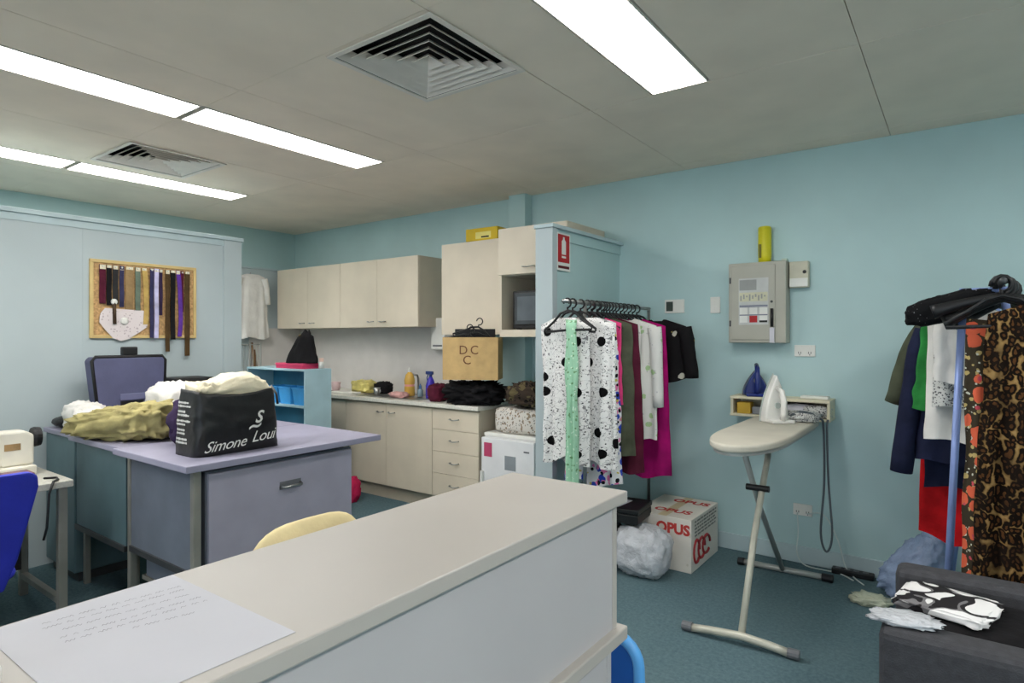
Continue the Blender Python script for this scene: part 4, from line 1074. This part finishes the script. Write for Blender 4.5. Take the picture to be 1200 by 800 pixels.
box('print_bar', blue_lb, dr_, -0.11, 0.07, -0.1298, -0.1293, 0.245, 0.25)
for r_ in range(2):
    for k in range(3):
        mm = M['red'] if (r_ == 0 and k == 1) else (M['blackink'] if (r_ == 0 and k == 2) else M['white_print'])
        z0 = 0.135 + r_ * 0.055
        if r_ == 0 and k == 2:
            box('label_cell', M['white_print'], dr_, 0.018, 0.068, -0.1298, -0.1293, z0 + 0.014, z0 + 0.045); box('label_cell', M['blackink'], dr_, 0.018, 0.068, -0.1298, -0.1293, z0, z0 + 0.013)
        else: box('label_cell', mm, dr_, -0.108 + k * 0.063, -0.058 + k * 0.063, -0.1298, -0.1293, z0, z0 + 0.045)
    box('print_bar', blue_lb, dr_, -0.11, 0.07, -0.1298, -0.1293, 0.183 + r_ * 0.054, 0.187 + r_ * 0.054)
for z in (0.11, 0.40): box('hinge', M['frame_dark'], sbx, -0.178, -0.168, -0.126, -0.1203, z, z + 0.04)
MB().lathe([(0.001, 0), (0.008, 0), (0.008, 0.006), (0.001, 0.006)], 10).build('lock', M['frame_dark'], sbx, rot=(PI / 2, 0, 0), loc=(0.095, -0.1285, 0.27))
mk = thing('marker_pen', 'black pen with white tag hanging on the switchboard door', 'pen', (-0.99, YB - 0.1385, 1.44))
MB().tube([(0, 0, 0.225), (0, 0, 0.105)], 0.0095, 10).build('pen', M['black_plastic'], mk, smooth=True)
MB().box(-0.014, 0.016, -0.004, 0.004, 0.0, 0.10).build('tag', M['paper'], mk, 0.002)
yp = thing('yellow_conduit', 'short bright yellow tube rising from the top of the switchboard', 'tube', (-1.055, YB - 0.05, 1.976))
MB().lathe([(0.040, 0), (0.042, 0.05), (0.042, 0.23), (0.036, 0.24), (0.03, 0.242)], 20).build('tube', M['yellow'], yp, smooth=True)
MB().box(-0.028, -0.012, -0.0432, -0.0415, 0.03, 0.12).build('warning_mark', mat('olive print', (110, 104, 20), 0.6), yp)
mt = thing('meter_box', 'small cream meter box attached beside the switchboard', 'meter', (-0.845, YB, 1.80))
box('case', mat('cream plastic', (200, 196, 176), 0.45), mt, -0.058, 0.058, -0.055, -0.0005, 0, 0.17, 0.006)
box('lower_cover', M['white_plastic'], mt, -0.055, 0.055, -0.06, -0.0553, 0.005, 0.06, 0.003)
MB().lathe([(0.001, 0), (0.012, 0), (0.009, 0.008), (0.001, 0.008)], 12).build('button', M['black_plastic'], mt, rot=(PI / 2, 0, 0), loc=(0.035, -0.0555, 0.10))
box('clip', mat('pale green plastic', (190, 206, 190), 0.5), mt, -0.105, -0.075, -0.05, -0.0005, 0.18, 0.195)
def plate(label, x_, z_, w_, h_, rockers, cat='switch', name='wall_switch'):
    o_p = thing(name, label, cat, (x_, YB - 0.0005, z_))
    box('plate', M['white_plastic'], o_p, -w_ / 2, w_ / 2, -0.010, 0, -h_ / 2, h_ / 2, 0.003)
    for (a, b, aw, ah) in rockers: box('rocker', M['white_plastic'], o_p, a - aw / 2, a + aw / 2, -0.014, -0.0102, b - ah / 2, b + ah / 2, 0.001)
    return o_p
plate('white light switch plate left of the switchboard', -1.40, 1.705, 0.07, 0.115, [(0, 0.02, 0.014, 0.026), (0, -0.02, 0.014, 0.026)])
gp1 = plate('white double power outlet below the switchboard', -0.817, 1.388, 0.125, 0.075, [(-0.03, 0.02, 0.012, 0.018), (0.03, 0.02, 0.012, 0.018)], 'outlet', 'power_outlet')
gp2 = plate('white double power outlet low on the wall behind the ironing board', -0.83, 0.348, 0.115, 0.075, [(-0.03, 0.02, 0.012, 0.018), (0.03, 0.02, 0.012, 0.018)], 'outlet', 'power_outlet')
for g_ in (gp1, gp2):
    for sx_ in (-0.03, 0.03):
        q = MB(); q.box(sx_ - 0.009, sx_ - 0.005, -0.0108, -0.0102, -0.02, -0.006).box(sx_ + 0.005, sx_ + 0.009, -0.0108, -0.0102, -0.02, -0.006).box(sx_ - 0.002, sx_ + 0.002, -0.0108, -0.0102, -0.03, -0.02)
        q.build('socket_slots', M['frame_dark'], g_)
th_ = plate('white control panel with dark screen on the wall beside the hanging clothes', -1.70, 1.705, 0.15, 0.10, [(0.045, 0.0, 0.03, 0.03)], 'control', 'wall_control')
box('screen', mat('dark green screen', (52, 62, 56), 0.3), th_, -0.06, -0.01, -0.016, -0.0102, -0.035, 0.035)
# shelf on the wall with irons' gear
ws = thing('wall_shelf', 'cream two tier wall shelf behind the ironing board', 'shelf', (-0.94, YB - 0.0005, 0.955))
cr = mat('cream shelf board', (216, 208, 180), 0.5)
box('lower_board', cr, ws, -0.30, 0.30, -0.20, 0, 0, 0.016, 0.002)
box('upper_board', cr, ws, -0.30, 0.30, -0.20, 0, 0.115, 0.132, 0.002)
for xx in (-0.29, 0.02, 0.29): box('upright', cr, ws, xx - 0.008, xx + 0.008, -0.19, -0.001, 0.016, 0.115)
box('back_board', cr, ws, -0.282, 0.282, -0.008, -0.001, 0.016, 0.115)
o = box('sponge_block', mat('mustard yellow foam', (196, 160, 60), 0.9, bump=0.3), None, -1.20, -1.115, 4.175, 4.26, 0.9715, 1.045, 0.004); tag(o, 'mustard yellow foam block on the lower shelf', 'block')
o = box('folded_cloth', C['grey'], None, -1.105, -0.95, 4.18, 4.30, 0.9715, 1.02, 0.006); tag(o, 'grey folded cloth on the lower shelf next to the foam block', 'cloth')
o = blob(0.09, 0.06, 0.08, 81, 0.2, 3).build('white_packet', M['paper'], None, smooth=True, loc=(-0.82, 4.25, 0.9715)); tag(o, 'crumpled white packet on the lower shelf', 'packet')
o = blob(0.07, 0.05, 0.075, 83, 0.25, 3).build('flecked_cloth', M['bwprint'], None, smooth=True, loc=(-0.72, 4.22, 0.9715)); tag(o, 'black flecked white cloth at the end of the lower shelf', 'cloth')
o = box('small_carton', M['white_plastic'], None, -0.82, -0.66, 4.22, 4.30, 1.0875, 1.105, 0.004); tag(o, 'flat white carton on the upper shelf', 'carton')
# irons: standing on their heels; the local outline lies in the xz plane
def arch(w_, h_, n=14, p=1.7):
    pts_ = [(-w_ / 2, 0), (w_ / 2, 0)]
    for i in range(n + 1):
        t_ = i / n
        pts_.append((w_ / 2 * (1 - t_ ** p) if t_ < 1 else 0.0, h_ * (0.06 + 0.94 * t_)))
    for i in range(n - 1, -1, -1):
        t_ = i / n
        pts_.append((-w_ / 2 * (1 - t_ ** p), h_ * (0.06 + 0.94 * t_)))
    return pts_
def iron(label, loc, rz, m_body, m_sole, m_handle, w_=0.125, h_=0.255):
    o_i = thing('steam_iron', label, 'iron', loc, rz)
    MB().prism(arch(w_, h_), lambda a, b, d: (a, d, b), 0.030, 0.036).build('soleplate', m_sole, o_i, 0.002)
    MB().prism(arch(w_ * 0.96, h_ * 0.97), lambda a, b, d: (a * (1 - 3 * (0.03 - d)), d, b), -0.02, 0.0295).build('body', m_body, o_i, 0.008)
    MB().box(-w_ * 0.40, w_ * 0.40, -0.10, 0.02, 0.0, 0.022).build('heel', m_body, o_i, 0.006)
    MB().tube([(0, -0.085, 0.02), (0, -0.10, 0.06), (0, -0.098, 0.13), (0, -0.075, 0.185), (0, -0.02, 0.205)], [0.017, 0.018, 0.017, 0.016, 0.014], 10).build('handle', m_handle, o_i, smooth=True)
    MB().lathe([(0.018, 0), (0.018, 0.008), (0.012, 0.01)], 14).build('dial', m_sole, o_i, rot=(PI / 2, 0, 0), loc=(0, -0.0205, 0.10))
    return o_i
ironw = mat('white iron plastic', (228, 226, 220), 0.3); irong = mat('grey green iron plastic', (176, 184, 178), 0.3); ironb = mat('navy blue iron plastic', (38, 52, 120), 0.25, var=0.15)
iron('navy blue steam iron standing on the upper wall shelf', (-1.10, 4.26, 1.0875), R(20), ironb, M['grey_plastic'], ironb, 0.17, 0.175)

# ---- ironing board, axis along Y, nose towards -Y
ib = thing('ironing_board', 'ironing board with beige cover and pale tubular crossed legs', 'ironing board', (-0.875, 3.5, 0))
ol = []
YN, YT = -0.60, 0.60
for i in range(41):
    t_ = 1 - (1 - i / 40) ** 2.2; y_ = YT + (YN - YT) * t_
    d_ = (y_ - YN) / 0.55
    w_ = 0.185 * (1 - max(0, 1 - d_) ** 2.6) ** 0.55 if d_ < 1 else 0.185
    ol.append((max(w_, 0.001), y_))
poly = [(-a, b) for a, b in ol] + [(a, b) for a, b in reversed(ol[:-1])]
MB().prism(poly, lambda a, b, d: (a, b, d), 0.935, 0.972).build('cover', M['board_cover'], ib, 0.012, segs=3)
MB().prism([(a * 0.9, b * 0.97) for a, b in poly], lambda a, b, d: (a, b, d), 0.918, 0.934).build('board_tray', M['alu'], ib)
MB().tube([(0.03, -0.50, 0.03), (0.02, -0.22, 0.46), (-0.02, 0.32, 0.918)], 0.017, 12).build('leg', M['pole'], ib, smooth=True)
MB().tube([(-0.02, 0.58, 0.03), (-0.04, 0.12, 0.52), (-0.05, -0.20, 0.918)], 0.015, 12).build('leg', M['alu'], ib, smooth=True)
ff = [(-0.22, -0.50, 0.022), (-0.12, -0.505, 0.038), (0.03, -0.50, 0.050), (0.16, -0.49, 0.038), (0.25, -0.48, 0.022)]
fo = MB().tube(ff, 0.019, 12).build('foot', M['pole'], ib, smooth=True)
MB().tube([(-0.255, -0.50, 0.0245), (-0.205, -0.5, 0.0255)], 0.0235, 12).build('foot_cap', M['grey_plastic'], fo); MB().tube([(0.235, -0.482, 0.0255), (0.285, -0.478, 0.0245)], 0.0235, 12).build('foot_cap', M['grey_plastic'], fo)
fo = MB().tube([(-0.26, 0.58, 0.024), (0.22, 0.60, 0.024)], 0.018, 12).build('foot', M['alu'], ib, smooth=True)
MB().tube([(-0.29, 0.58, 0.0245), (-0.25, 0.58, 0.0245)], 0.0235, 12).build('foot_cap', M['black_plastic'], fo); MB().tube([(0.20, 0.60, 0.0245), (0.26, 0.60, 0.0245)], 0.0235, 12).build('foot_cap', M['black_plastic'], fo)
MB().tube([(-0.075, -0.02, 0.655), (0.045, -0.02, 0.655)], 0.017, 10).build('pivot', M['black_plastic'], ib)
MB().box(0.02, 0.09, -0.06, -0.02, 0.895, 0.917).build('height_lever', M['black_plastic'], ib, 0.004)
iron('white steam iron standing on the ironing board', (-0.885, 3.86, 0.973), R(40), ironw, irong, ironw, 0.17, 0.29)
o = blob(0.11, 0.085, 0.055, 85, 0.25, 3).build('flecked_cloth', M['bwprint'], None, smooth=True, loc=(-0.79, 4.0, 0.973)); tag(o, 'black flecked cloth on the tail of the ironing board', 'cloth')
cdp = [(-0.84, 3.90, 0.99), (-0.76, 3.93, 1.035), (-0.67, 3.98, 1.0), (-0.655, 4.03, 0.93), (-0.655, 4.05, 0.6), (-0.675, 4.06, 0.30), (-0.645, 4.07, 0.19), (-0.615, 4.07, 0.30), (-0.635, 4.075, 0.6), (-0.645, 4.085, 0.90), (-0.64, 4.09, 0.98)]
def smooth_path(p, n=6):
    p = [Vector(q) for q in p]; out = []
    for i in range(len(p) - 1):
        a = p[max(i - 1, 0)]; b = p[i]; c_ = p[i + 1]; d = p[min(i + 2, len(p) - 1)]
        for k in range(n):
            t_ = k / n
            out.append(0.5 * ((2 * b) + (c_ - a) * t_ + (2 * a - 5 * b + 4 * c_ - d) * t_ ** 2 + (3 * b - a - 3 * c_ + d) * t_ ** 3))
    out.append(p[-1]); return out
o = MB().tube(smooth_path(cdp), 0.0065, 8).build('iron_cord', M['cable'], None, smooth=True); tag(o, 'grey iron cord hanging in a loop from the ironing board', 'cord')
for k, pth in enumerate(([(-0.86, 4.335, 0.33), (-0.85, 4.31, 0.2), (-0.855, 4.30, 0.08), (-0.80, 4.29, 0.008), (-0.62, 4.28, 0.006), (-0.52, 4.2, 0.006)], [(-0.80, 4.335, 0.33), (-0.70, 4.325, 0.34), (-0.62, 4.315, 0.2), (-0.58, 4.30, 0.06), (-0.53, 4.27, 0.006), (-0.46, 4.16, 0.006)])):
    o = MB().tube(smooth_path(pth), 0.004, 6).build('power_cable', M['white_cable'], None, smooth=True)
    tag(o, ['white cable dropping straight from the low outlet to the floor', 'white cable looping sideways from the low outlet to the floor'][k], 'cable')
pb_ = thing('power_board', 'black power board on the floor along the wall', 'power board', (-0.52, 4.295, 0))
box('case', M['black_plastic'], pb_, -0.13, 0.10, -0.028, 0.028, 0, 0.035, 0.006)
for k in range(4): box('socket', M['grey_plastic'], pb_, -0.11 + k * 0.05, -0.08 + k * 0.05, -0.016, 0.016, 0.0352, 0.037)

# ================================================================ FLOOR ITEMS BY THE NIB
ct = thing('carton', 'white carton with red printing on the floor against the wall', 'carton', (-1.545, 3.99, 0))
cw = print_mat('white carton board', (222, 216, 206), [(9, 0.12, (206, 200, 186), 1.0)])
box('body', cw, ct, -0.195, 0.195, -0.26, 0.26, 0, 0.335, 0.004)
text_mesh('lettering', 'OPUS', 0.088, M['red_ink'], ct, frame_mat((0.075, -0.2612, 0.262), (1, 0, 0), (0, 0, 1)), bold=0.004)
text_mesh('lettering', 'OPUS', 0.10, M['red_ink'], ct, frame_mat((0.02, -0.12, 0.3362), (1, 0, 0), (0, 1, 0)), bold=0.003)
text_mesh('lettering', 'OPUS', 0.10, M['red_ink'], ct, frame_mat((0.05, 0.14, 0.3362), (1, 0, 0), (0, 1, 0)), bold=0.003)
em = MB()
for i in range(3):
    em.tube([(0.1965, -0.17 + 0.09 * i + 0.05 * math.cos(a) * (1 + 0.2 * i % 2), 0.12 + 0.065 * math.sin(a) * (1.1 - 0.1 * i)) for a in [2 * PI * k / 16 for k in range(15)]], 0.010, 5)
em.build('red_emblem', mat('dark red carton print', (150, 40, 44), 0.7), ct)
q = MB(); rnd = random.Random(5)
for r_ in range(5):
    yy = -0.2
    while yy < 0.2:
        L = rnd.uniform(0.02, 0.06); q.box(0.1955, 0.1962, yy, min(yy + L, 0.22), 0.215 + r_ * 0.022, 0.226 + r_ * 0.022); yy += L + 0.012
q.build('small_print', mat('grey carton print', (130, 128, 122), 0.7), ct)
box('tape', mat('packing tape', (200, 180, 140), 0.3), ct, -0.03, 0.03, -0.255, 0.255, 0.3352, 0.3358)
o = blob(0.17, 0.135, 0.30, 91, 0.12, 2.6, nu=56, nv=30, power=0.75, stretch=(1.4, 1.4, 0.8)).build('plastic_bag', M['film_white'], None, smooth=True, loc=(-1.60, 3.56, 0)); tag(o, 'knotted white plastic bag on the floor in front of the carton', 'bag')
o = blob(0.12, 0.15, 0.30, 93, 0.10, 2.6, power=0.5).build('black_sack', M['black_plastic'], None, smooth=True, loc=(-1.92, 3.58, 0)); tag(o, 'black sack on the floor under the black document case', 'bag')
bcx = thing('document_case', 'shallow black case with a white sheet on its lid', 'case', (-1.80, 3.60, 0.318), R(6))
box('tray', M['black_plastic'], bcx, -0.19, 0.19, -0.14, 0.14, 0, 0.06, 0.008)
box('lid', M['black_plastic'], bcx, -0.195, 0.195, -0.145, 0.145, 0.062, 0.095, 0.008)
MB().prism([(-0.14, -0.10), (0.06, -0.12), (0.09, 0.06), (-0.10, 0.09)], lambda a, b, d: (a, b, d), 0.0955, 0.097).build('paper_sheet', M['paper'], bcx)
MB().tube([(-0.195, -0.05, 0.06), (-0.22, -0.04, 0.075), (-0.22, 0.04, 0.075), (-0.195, 0.05, 0.06)], 0.007, 6).build('handle', M['black_plastic'], bcx)

# ================================================================ CLOTHES RACK BESIDE THE NIB WALL (rail along Y)
RX, RZ = -1.86, 1.70
rk = thing('clothes_rack', 'chrome clothes rack beside the blue nib wall', 'clothes rack', (RX, 3.6, 0))
MB().tube([(0, -0.56, RZ - 0.012), (0, 0.66, RZ - 0.012)], 0.012, 10).build('rail', M['chrome'], rk, smooth=True)
for y_ in (-0.305, 0.65):
    MB().tube([(0, y_, 0.06), (0, y_, RZ - 0.012)], 0.012, 10).build('post', M['chrome'], rk, smooth=True)
    MB().tube([(-0.19, y_, 0.045), (0.19, y_, 0.045)], 0.013, 10).build('foot', M['chrome'], rk, smooth=True)
MB().tube([(0, -0.29, 0.12), (0, 0.64, 0.12)], 0.009, 8).build('lower_bar', M['chrome'], rk, smooth=True)
G1 = 'garments on the rack beside the nib wall'; G2 = 'hangers on the rack beside the nib wall'
def hang(name, label, cat, body, m_, y_, x_=RX, z_=RZ, rz=0.0, sleeves=None, group=G1, extra=None):
    o_g = thing(name, label, cat, (x_, y_, z_ - 0.098), rz, group)
    body.build('body', m_, o_g, smooth=True)
    if sleeves:
        (w_, z0, dx, L, r0, r1) = sleeves
        for s_ in (-1, 1): sleeve(s_ * w_, z0, s_ * dx, L, r0, r1, y_ * 10 + s_).build('sleeve', m_, o_g, smooth=True)
    return o_g
gl_ = []
hang('polka_dress', 'narrow white dress with black polka dots at the front of the rack', 'dress', garment(0.34, 0.32, 0.86, 0.026, 1, 4, 0.020, slope=0.42, hemwave=0.03), M['polka'], 3.15, RX - 0.055)
hang('mint_scarf', 'mint green printed scarf between the two polka dot dresses', 'scarf', garment(0.07, 0.09, 1.0, 0.018, 2, 2, 0.014), M['mintprint'], 3.085, RX + 0.03)
hang('polka_dress', 'wide white dress with black polka dots behind the mint scarf', 'dress', garment(0.34, 0.40, 0.88, 0.028, 3, 5, 0.020, slope=0.42, hemwave=0.03), M['polka'], 3.245, RX + 0.055)
hang('print_dress', 'long multicolour print dress behind the polka dot dresses', 'dress', garment(0.34, 0.42, 1.03, 0.032, 5, 5, 0.016), M['multi'], 3.374, RX - 0.0)
hang('pink_blouse', 'hot pink top with narrow shoulders on the rack', 'top', garment(0.34, 0.36, 0.55, 0.025, 6, 4, 0.012), C['hotpink'], 3.446)
hang('olive_dress', 'dark olive dress on the rack', 'dress', garment(0.38, 0.42, 0.86, 0.03, 7, 4, 0.014), C['olive'], 3.515, RX + 0.02)
hang('maroon_dress', 'dark maroon dress on the rack', 'dress', garment(0.38, 0.46, 0.98, 0.03, 8, 4, 0.014), C['maroon'], 3.585, RX + 0.03)
hang('white_shirt', 'white printed shirt with a narrow body on the rack', 'shirt', garment(0.36, 0.40, 0.66, 0.03, 9, 4, 0.014), M['shirtprint'], 3.67, RX + 0.01)
hang('white_shirt', 'long white printed shirt in front of the magenta dress', 'shirt', garment(0.42, 0.44, 0.80, 0.03, 10, 4, 0.016), M['shirtprint'], 3.78, RX + 0.05, sleeves=(0.195, -0.06, 0.03, 0.52, 0.045, 0.035))
hang('magenta_dress', 'long magenta dress hanging lowest on the rack', 'dress', garment(0.42, 0.50, 1.06, 0.035, 11, 3, 0.018), C['magenta'], 3.905, RX + 0.06)
hang('black_blouse', 'black top with pale print at the wall end of the rack', 'top', garment(0.42, 0.46, 0.42, 0.03, 12, 4, 0.014), M['blackwhite'], 4.04, RX + 0.16, rz=R(-4), sleeves=(0.20, -0.06, 0.04, 0.34, 0.05, 0.045))
hg1 = make_hanger(0.32)
hl = ['holding the narrow polka dot dress', 'holding the mint scarf', 'holding the wide polka dot dress', 'holding the multicolour dress', 'holding the hot pink top', 'holding the olive dress', 'holding the maroon dress', 'holding the narrow white shirt', 'holding the long white shirt', 'holding the magenta dress', 'holding the black top']
for k, y_ in enumerate((3.15, 3.085, 3.245, 3.374, 3.446, 3.515, 3.585, 3.67, 3.78, 3.905, 4.04)):
    h_ = hg1 if k == 0 else copy_tree(hg1)
    h_.location = (RX, y_, RZ + 0.004); h_.rotation_euler = (0, R(random.Random(k).uniform(-3, 3)), R(random.Random(k).uniform(-1.5, 1.5)))
    relabel(h_, 'black hanger ' + hl[k] + ' on the rack', G2)
for k, y_ in enumerate((3.325, 3.39, 3.465, 3.545, 3.625, 3.72, 3.84, 3.97)):
    h_ = copy_tree(hg1); h_.location = (RX, y_, RZ + 0.004); h_.rotation_euler = (0, 0, R(random.Random(k + 50).uniform(-5, 5)))
    relabel(h_, 'empty black hanger between the ' + ['wide polka dot and multicolour dresses', 'multicolour dress and hot pink top', 'hot pink top and olive dress', 'olive and maroon dresses', 'maroon dress and narrow white shirt', 'narrow and long white shirts', 'long white shirt and magenta dress', 'magenta dress and black top'][k], G2)

# ================================================================ CLOTHES RACK AT THE RIGHT (rail along Y)
QX, QZ = 0.13, 1.70
rk2 = thing('clothes_rack', 'pale violet metal clothes rack holding the leopard print dress', 'clothes rack', (QX, 3.45, 0))
MB().tube([(0, -0.53, QZ - 0.013), (0, 0.52, QZ - 0.013)], 0.013, 10).build('rail', M['frame_dark'], rk2, smooth=True)
for y_ in (-0.26, 0.50):
    for s_ in (-1, 1):
        MB().tube([(s_ * 0.015 if y_ > 0 else (0.012 if s_ > 0 else -0.118), y_, QZ - 0.02), (s_ * 0.19 if y_ > 0 else (0.20 if s_ > 0 else -0.190), y_, 0.0)], 0.015, 10).build('leg', M['rail_blue'], rk2, smooth=True)
    MB().tube([(-0.125 if y_ < 0 else -0.02, y_, QZ - 0.03), (0.02, y_, QZ - 0.03)], 0.011, 8).build('bracket', M['rail_blue'], rk2, smooth=True)
MB().tube([(0.20, -0.26, 0.10), (0.185, 0.50, 0.10)], 0.009, 8).build('lower_bar', M['rail_blue'], rk2, smooth=True)
G3 = 'garments on the pale violet rack'; G4 = 'hangers on the pale violet rack'
hang('leopard_dress', 'long leopard print dress at the front of the violet rack', 'dress', garment(0.34, 0.44, 1.06, 0.035, 21, 6, 0.034), M['leopard'], 2.95, QX + 0.125, QZ, group=G3)
hang('flower_scarf', 'dark scarf with coral flowers between pole and leopard dress', 'scarf', garment(0.10, 0.13, 1.04, 0.02, 22, 2, 0.014), M['coral'], 3.04, QX - 0.058, QZ - 0.05, group=G3)
hang('plain_blouse', 'plain white top just behind the rack pole', 'blouse', garment(0.24, 0.26, 0.33, 0.022, 23, 3, 0.010), C['white'], 3.315, QX - 0.10, group=G3)
hang('printed_blouse', 'black and white fine print top behind the plain white top', 'blouse', garment(0.26, 0.28, 0.45, 0.022, 33, 3, 0.010), M['bwprint'], 3.365, QX - 0.09, group=G3)
hang('cream_blouse', 'plain off white top below the fine print one on the violet rack', 'blouse', garment(0.34, 0.36, 0.60, 0.022, 24, 3, 0.010), C['white'], 3.415, QX - 0.08, group=G3)
hang('green_blouse', 'bright green top on the violet rack', 'top', garment(0.42, 0.50, 0.46, 0.022, 25, 3, 0.010, slope=0.5), C['green'], 3.48, QX - 0.065, group=G3)
hang('navy_jacket', 'dark navy jacket with sleeves on the violet rack', 'jacket', garment(0.36, 0.42, 0.72, 0.026, 26, 3, 0.010, slope=0.5), C['navy'], 3.57, QX - 0.10, group=G3, sleeves=(0.165, -0.09, 0.10, 0.70, 0.045, 0.048))
hang('navy_dress', 'navy blue dress longer than the jacket on the violet rack', 'dress', garment(0.40, 0.44, 0.86, 0.025, 27, 3, 0.010), C['navy'], 3.68, QX - 0.06, group=G3)
hang('red_dress', 'long bright red dress hanging behind the navy ones', 'dress', garment(0.42, 0.48, 1.14, 0.028, 28, 3, 0.012), C['red'], 3.78, QX - 0.06, group=G3)
hang('olive_coat', 'olive trimmed dark coat nearest the wall on the violet rack', 'coat', garment(0.44, 0.48, 0.66, 0.03, 29, 3, 0.010), C['olive'], 3.88, QX - 0.08, group=G3, sleeves=(0.20, -0.08, 0.14, 0.40, 0.05, 0.045))
hg2 = make_hanger(0.36)
hl = ['holding the leopard dress', 'holding the plain white top', 'holding the fine print top', 'holding the off white top', 'holding the bright green top', 'holding the navy jacket', 'holding the navy dress', 'holding the red dress', 'holding the olive coat', 'holding the flower scarf']
for k, y_ in enumerate((2.95, 3.315, 3.365, 3.415, 3.48, 3.57, 3.68, 3.78, 3.88, 3.04)):
    h_ = hg2 if k == 0 else copy_tree(hg2)
    h_.location = (QX, y_, QZ + 0.004); h_.rotation_euler = (0, 0, R(random.Random(k + 9).uniform(-5, 5)))
    relabel(h_, 'black hanger ' + hl[k] + ' on the violet rack', G4)
# broad empty shoulder hangers bunched at the front
def make_wide_hanger():
    o_h = thing('coat_hanger', '', 'hanger')
    MB().tube(hook_path(0.036), 0.009, 8).build('hook', M['black_plastic'], o_h, smooth=True)
    mb_ = MB(); n = 24
    pth = []; rr_ = []
    for i in range(n + 1):
        t_ = -1 + 2 * i / n
        pth.append((t_ * 0.21, -0.02 * t_ * t_, -0.075 - 0.07 * abs(t_) ** 1.3)); rr_.append(0.016 + 0.014 * abs(t_) ** 2)
    mb_.tube(pth, rr_, 10)
    mb_.build('shoulder_bar', M['black_plastic'], o_h, smooth=True)
    return o_h
w0 = make_wide_hanger()
for k, (y_, rz_, ry_) in enumerate(((2.98, -8, 4), (3.07, 10, -6), (3.13, -14, 8), (3.25, 7, -10))):
    h_ = w0 if k == 0 else copy_tree(w0)
    h_.location = (QX + 0.01 * k, y_, QZ + 0.006); h_.rotation_euler = (0, R(ry_), R(rz_))
    relabel(h_, ['empty broad black coat hanger nearest the leopard dress', 'empty broad black coat hanger beside the flower scarf', 'empty broad black coat hanger under the black beaded bag', 'empty broad black coat hanger next to the rack pole'][k], G4)
o = blob(0.15, 0.07, 0.11, 101, 0.15, 3, power=0.7).build('black_bag', print_mat('black beaded cloth', (20, 20, 22), [(60, 0.12, (120, 120, 124), 1.0)]), None, smooth=True, loc=(QX - 0.155, 3.12, QZ - 0.155), rot=(0, R(-14), R(-6))); tag(o, 'black beaded bag slung over the coat hangers', 'bag')
# bags on the floor near the rack
o = blob(0.17, 0.13, 0.36, 111, 0.16, 2.4, nu=60, nv=34, power=0.85, stretch=(1.4, 1.4, 0.7), crease=0.12, top=lambda a, b: 0.45 * a - 0.05).build('plastic_bag', M['film_blue'], None, smooth=True, loc=(-0.20, 4.12, 0)); tag(o, 'blue translucent plastic bag on the floor under the violet rack', 'bag')
o = blob(0.09, 0.06, 0.05, 113, 0.25, 3.5, power=0.8, crease=0.2).build('plastic_wrap', M['film_yellow'], None, smooth=True, loc=(-0.40, 3.90, 0)); tag(o, 'pale yellow crumpled plastic wrap on the carpet by the wall', 'wrap')

# ================================================================ ARMCHAIR
ac = thing('armchair', 'charcoal grey upholstered tub armchair heaped with clothes', 'armchair', (0.33, 2.44, 0))
def AB(nm, x0, x1, y0, y1, z0, z1, bv=0.03): return MB().box(x0 - 0.33, x1 - 0.33, y0 - 2.44, y1 - 2.44, z0, z1).build(nm, M['grey_fabric'], ac, bv, segs=3)
AB('arm', -0.195, 0.80, 2.09, 2.21, 0.05, 0.62); AB('arm', -0.195, 0.80, 2.67, 2.79, 0.05, 0.62)
AB('backrest', 0.68, 0.80, 2.212, 2.668, 0.05, 0.70)
AB('seat_base', -0.17, 0.68, 2.212, 2.668, 0.05, 0.28, 0.01)
AB('seat_cushion', -0.185, 0.675, 2.215, 2.665, 0.285, 0.43, 0.035)
for sx_ in (-0.14, 0.74):
    for sy_ in (2.15, 2.73): MB().tube([(sx_ - 0.33, sy_ - 2.44, 0.055), (sx_ - 0.33, sy_ - 2.44, 0)], [0.022, 0.016], 10).build('foot', M['black_plastic'], ac)
o = blob(0.18, 0.18, 0.165, 121, 0.07, 2.5, power=0.45).build('black_clothes', C['black'], None, smooth=True, loc=(0.05, 2.44, 0.4305)); tag(o, 'folded black clothes on the armchair seat', 'clothes')
tsm, t = newmat('black and white print tee', 0.85, 0.15)
nzn = t.noise(6, 1.5, dist=0.6)
t.color(t.ramp(nzn.outputs[0], [(0, (232, 230, 230)), (0.44, (40, 38, 40)), (0.50, (120, 118, 120)), (0.52, (232, 230, 230))], 'CONSTANT'))
ts = blob(0.125, 0.115, 0.024, 123, 0.10, 3.0, power=0.3, crease=0.08).build('print_tee', tsm, None, smooth=True, loc=(-0.035, 2.44, 0.598), rot=(0, 0, R(-14))); tag(ts, 'folded white tee with black graphic print on the armchair clothes', 'shirt')
o = blob(0.085, 0.05, 0.022, 125, 0.25, 3.5, power=0.8, crease=0.15).build('plastic_sleeve', M['film_white'], None, smooth=True, loc=(-0.135, 2.175, 0.6205), rot=(0, 0, R(12))); tag(o, 'crumpled white plastic sleeve draped on the armchair arm', 'plastic')
o = blob(0.16, 0.10, 0.24, 127, 0.12, 3, power=0.6).build('grey_garment', C['grey'], None, smooth=True, loc=(0.40, 2.36, 0.4305)); tag(o, 'grey garment bunched on the armchair near its backrest', 'clothes')
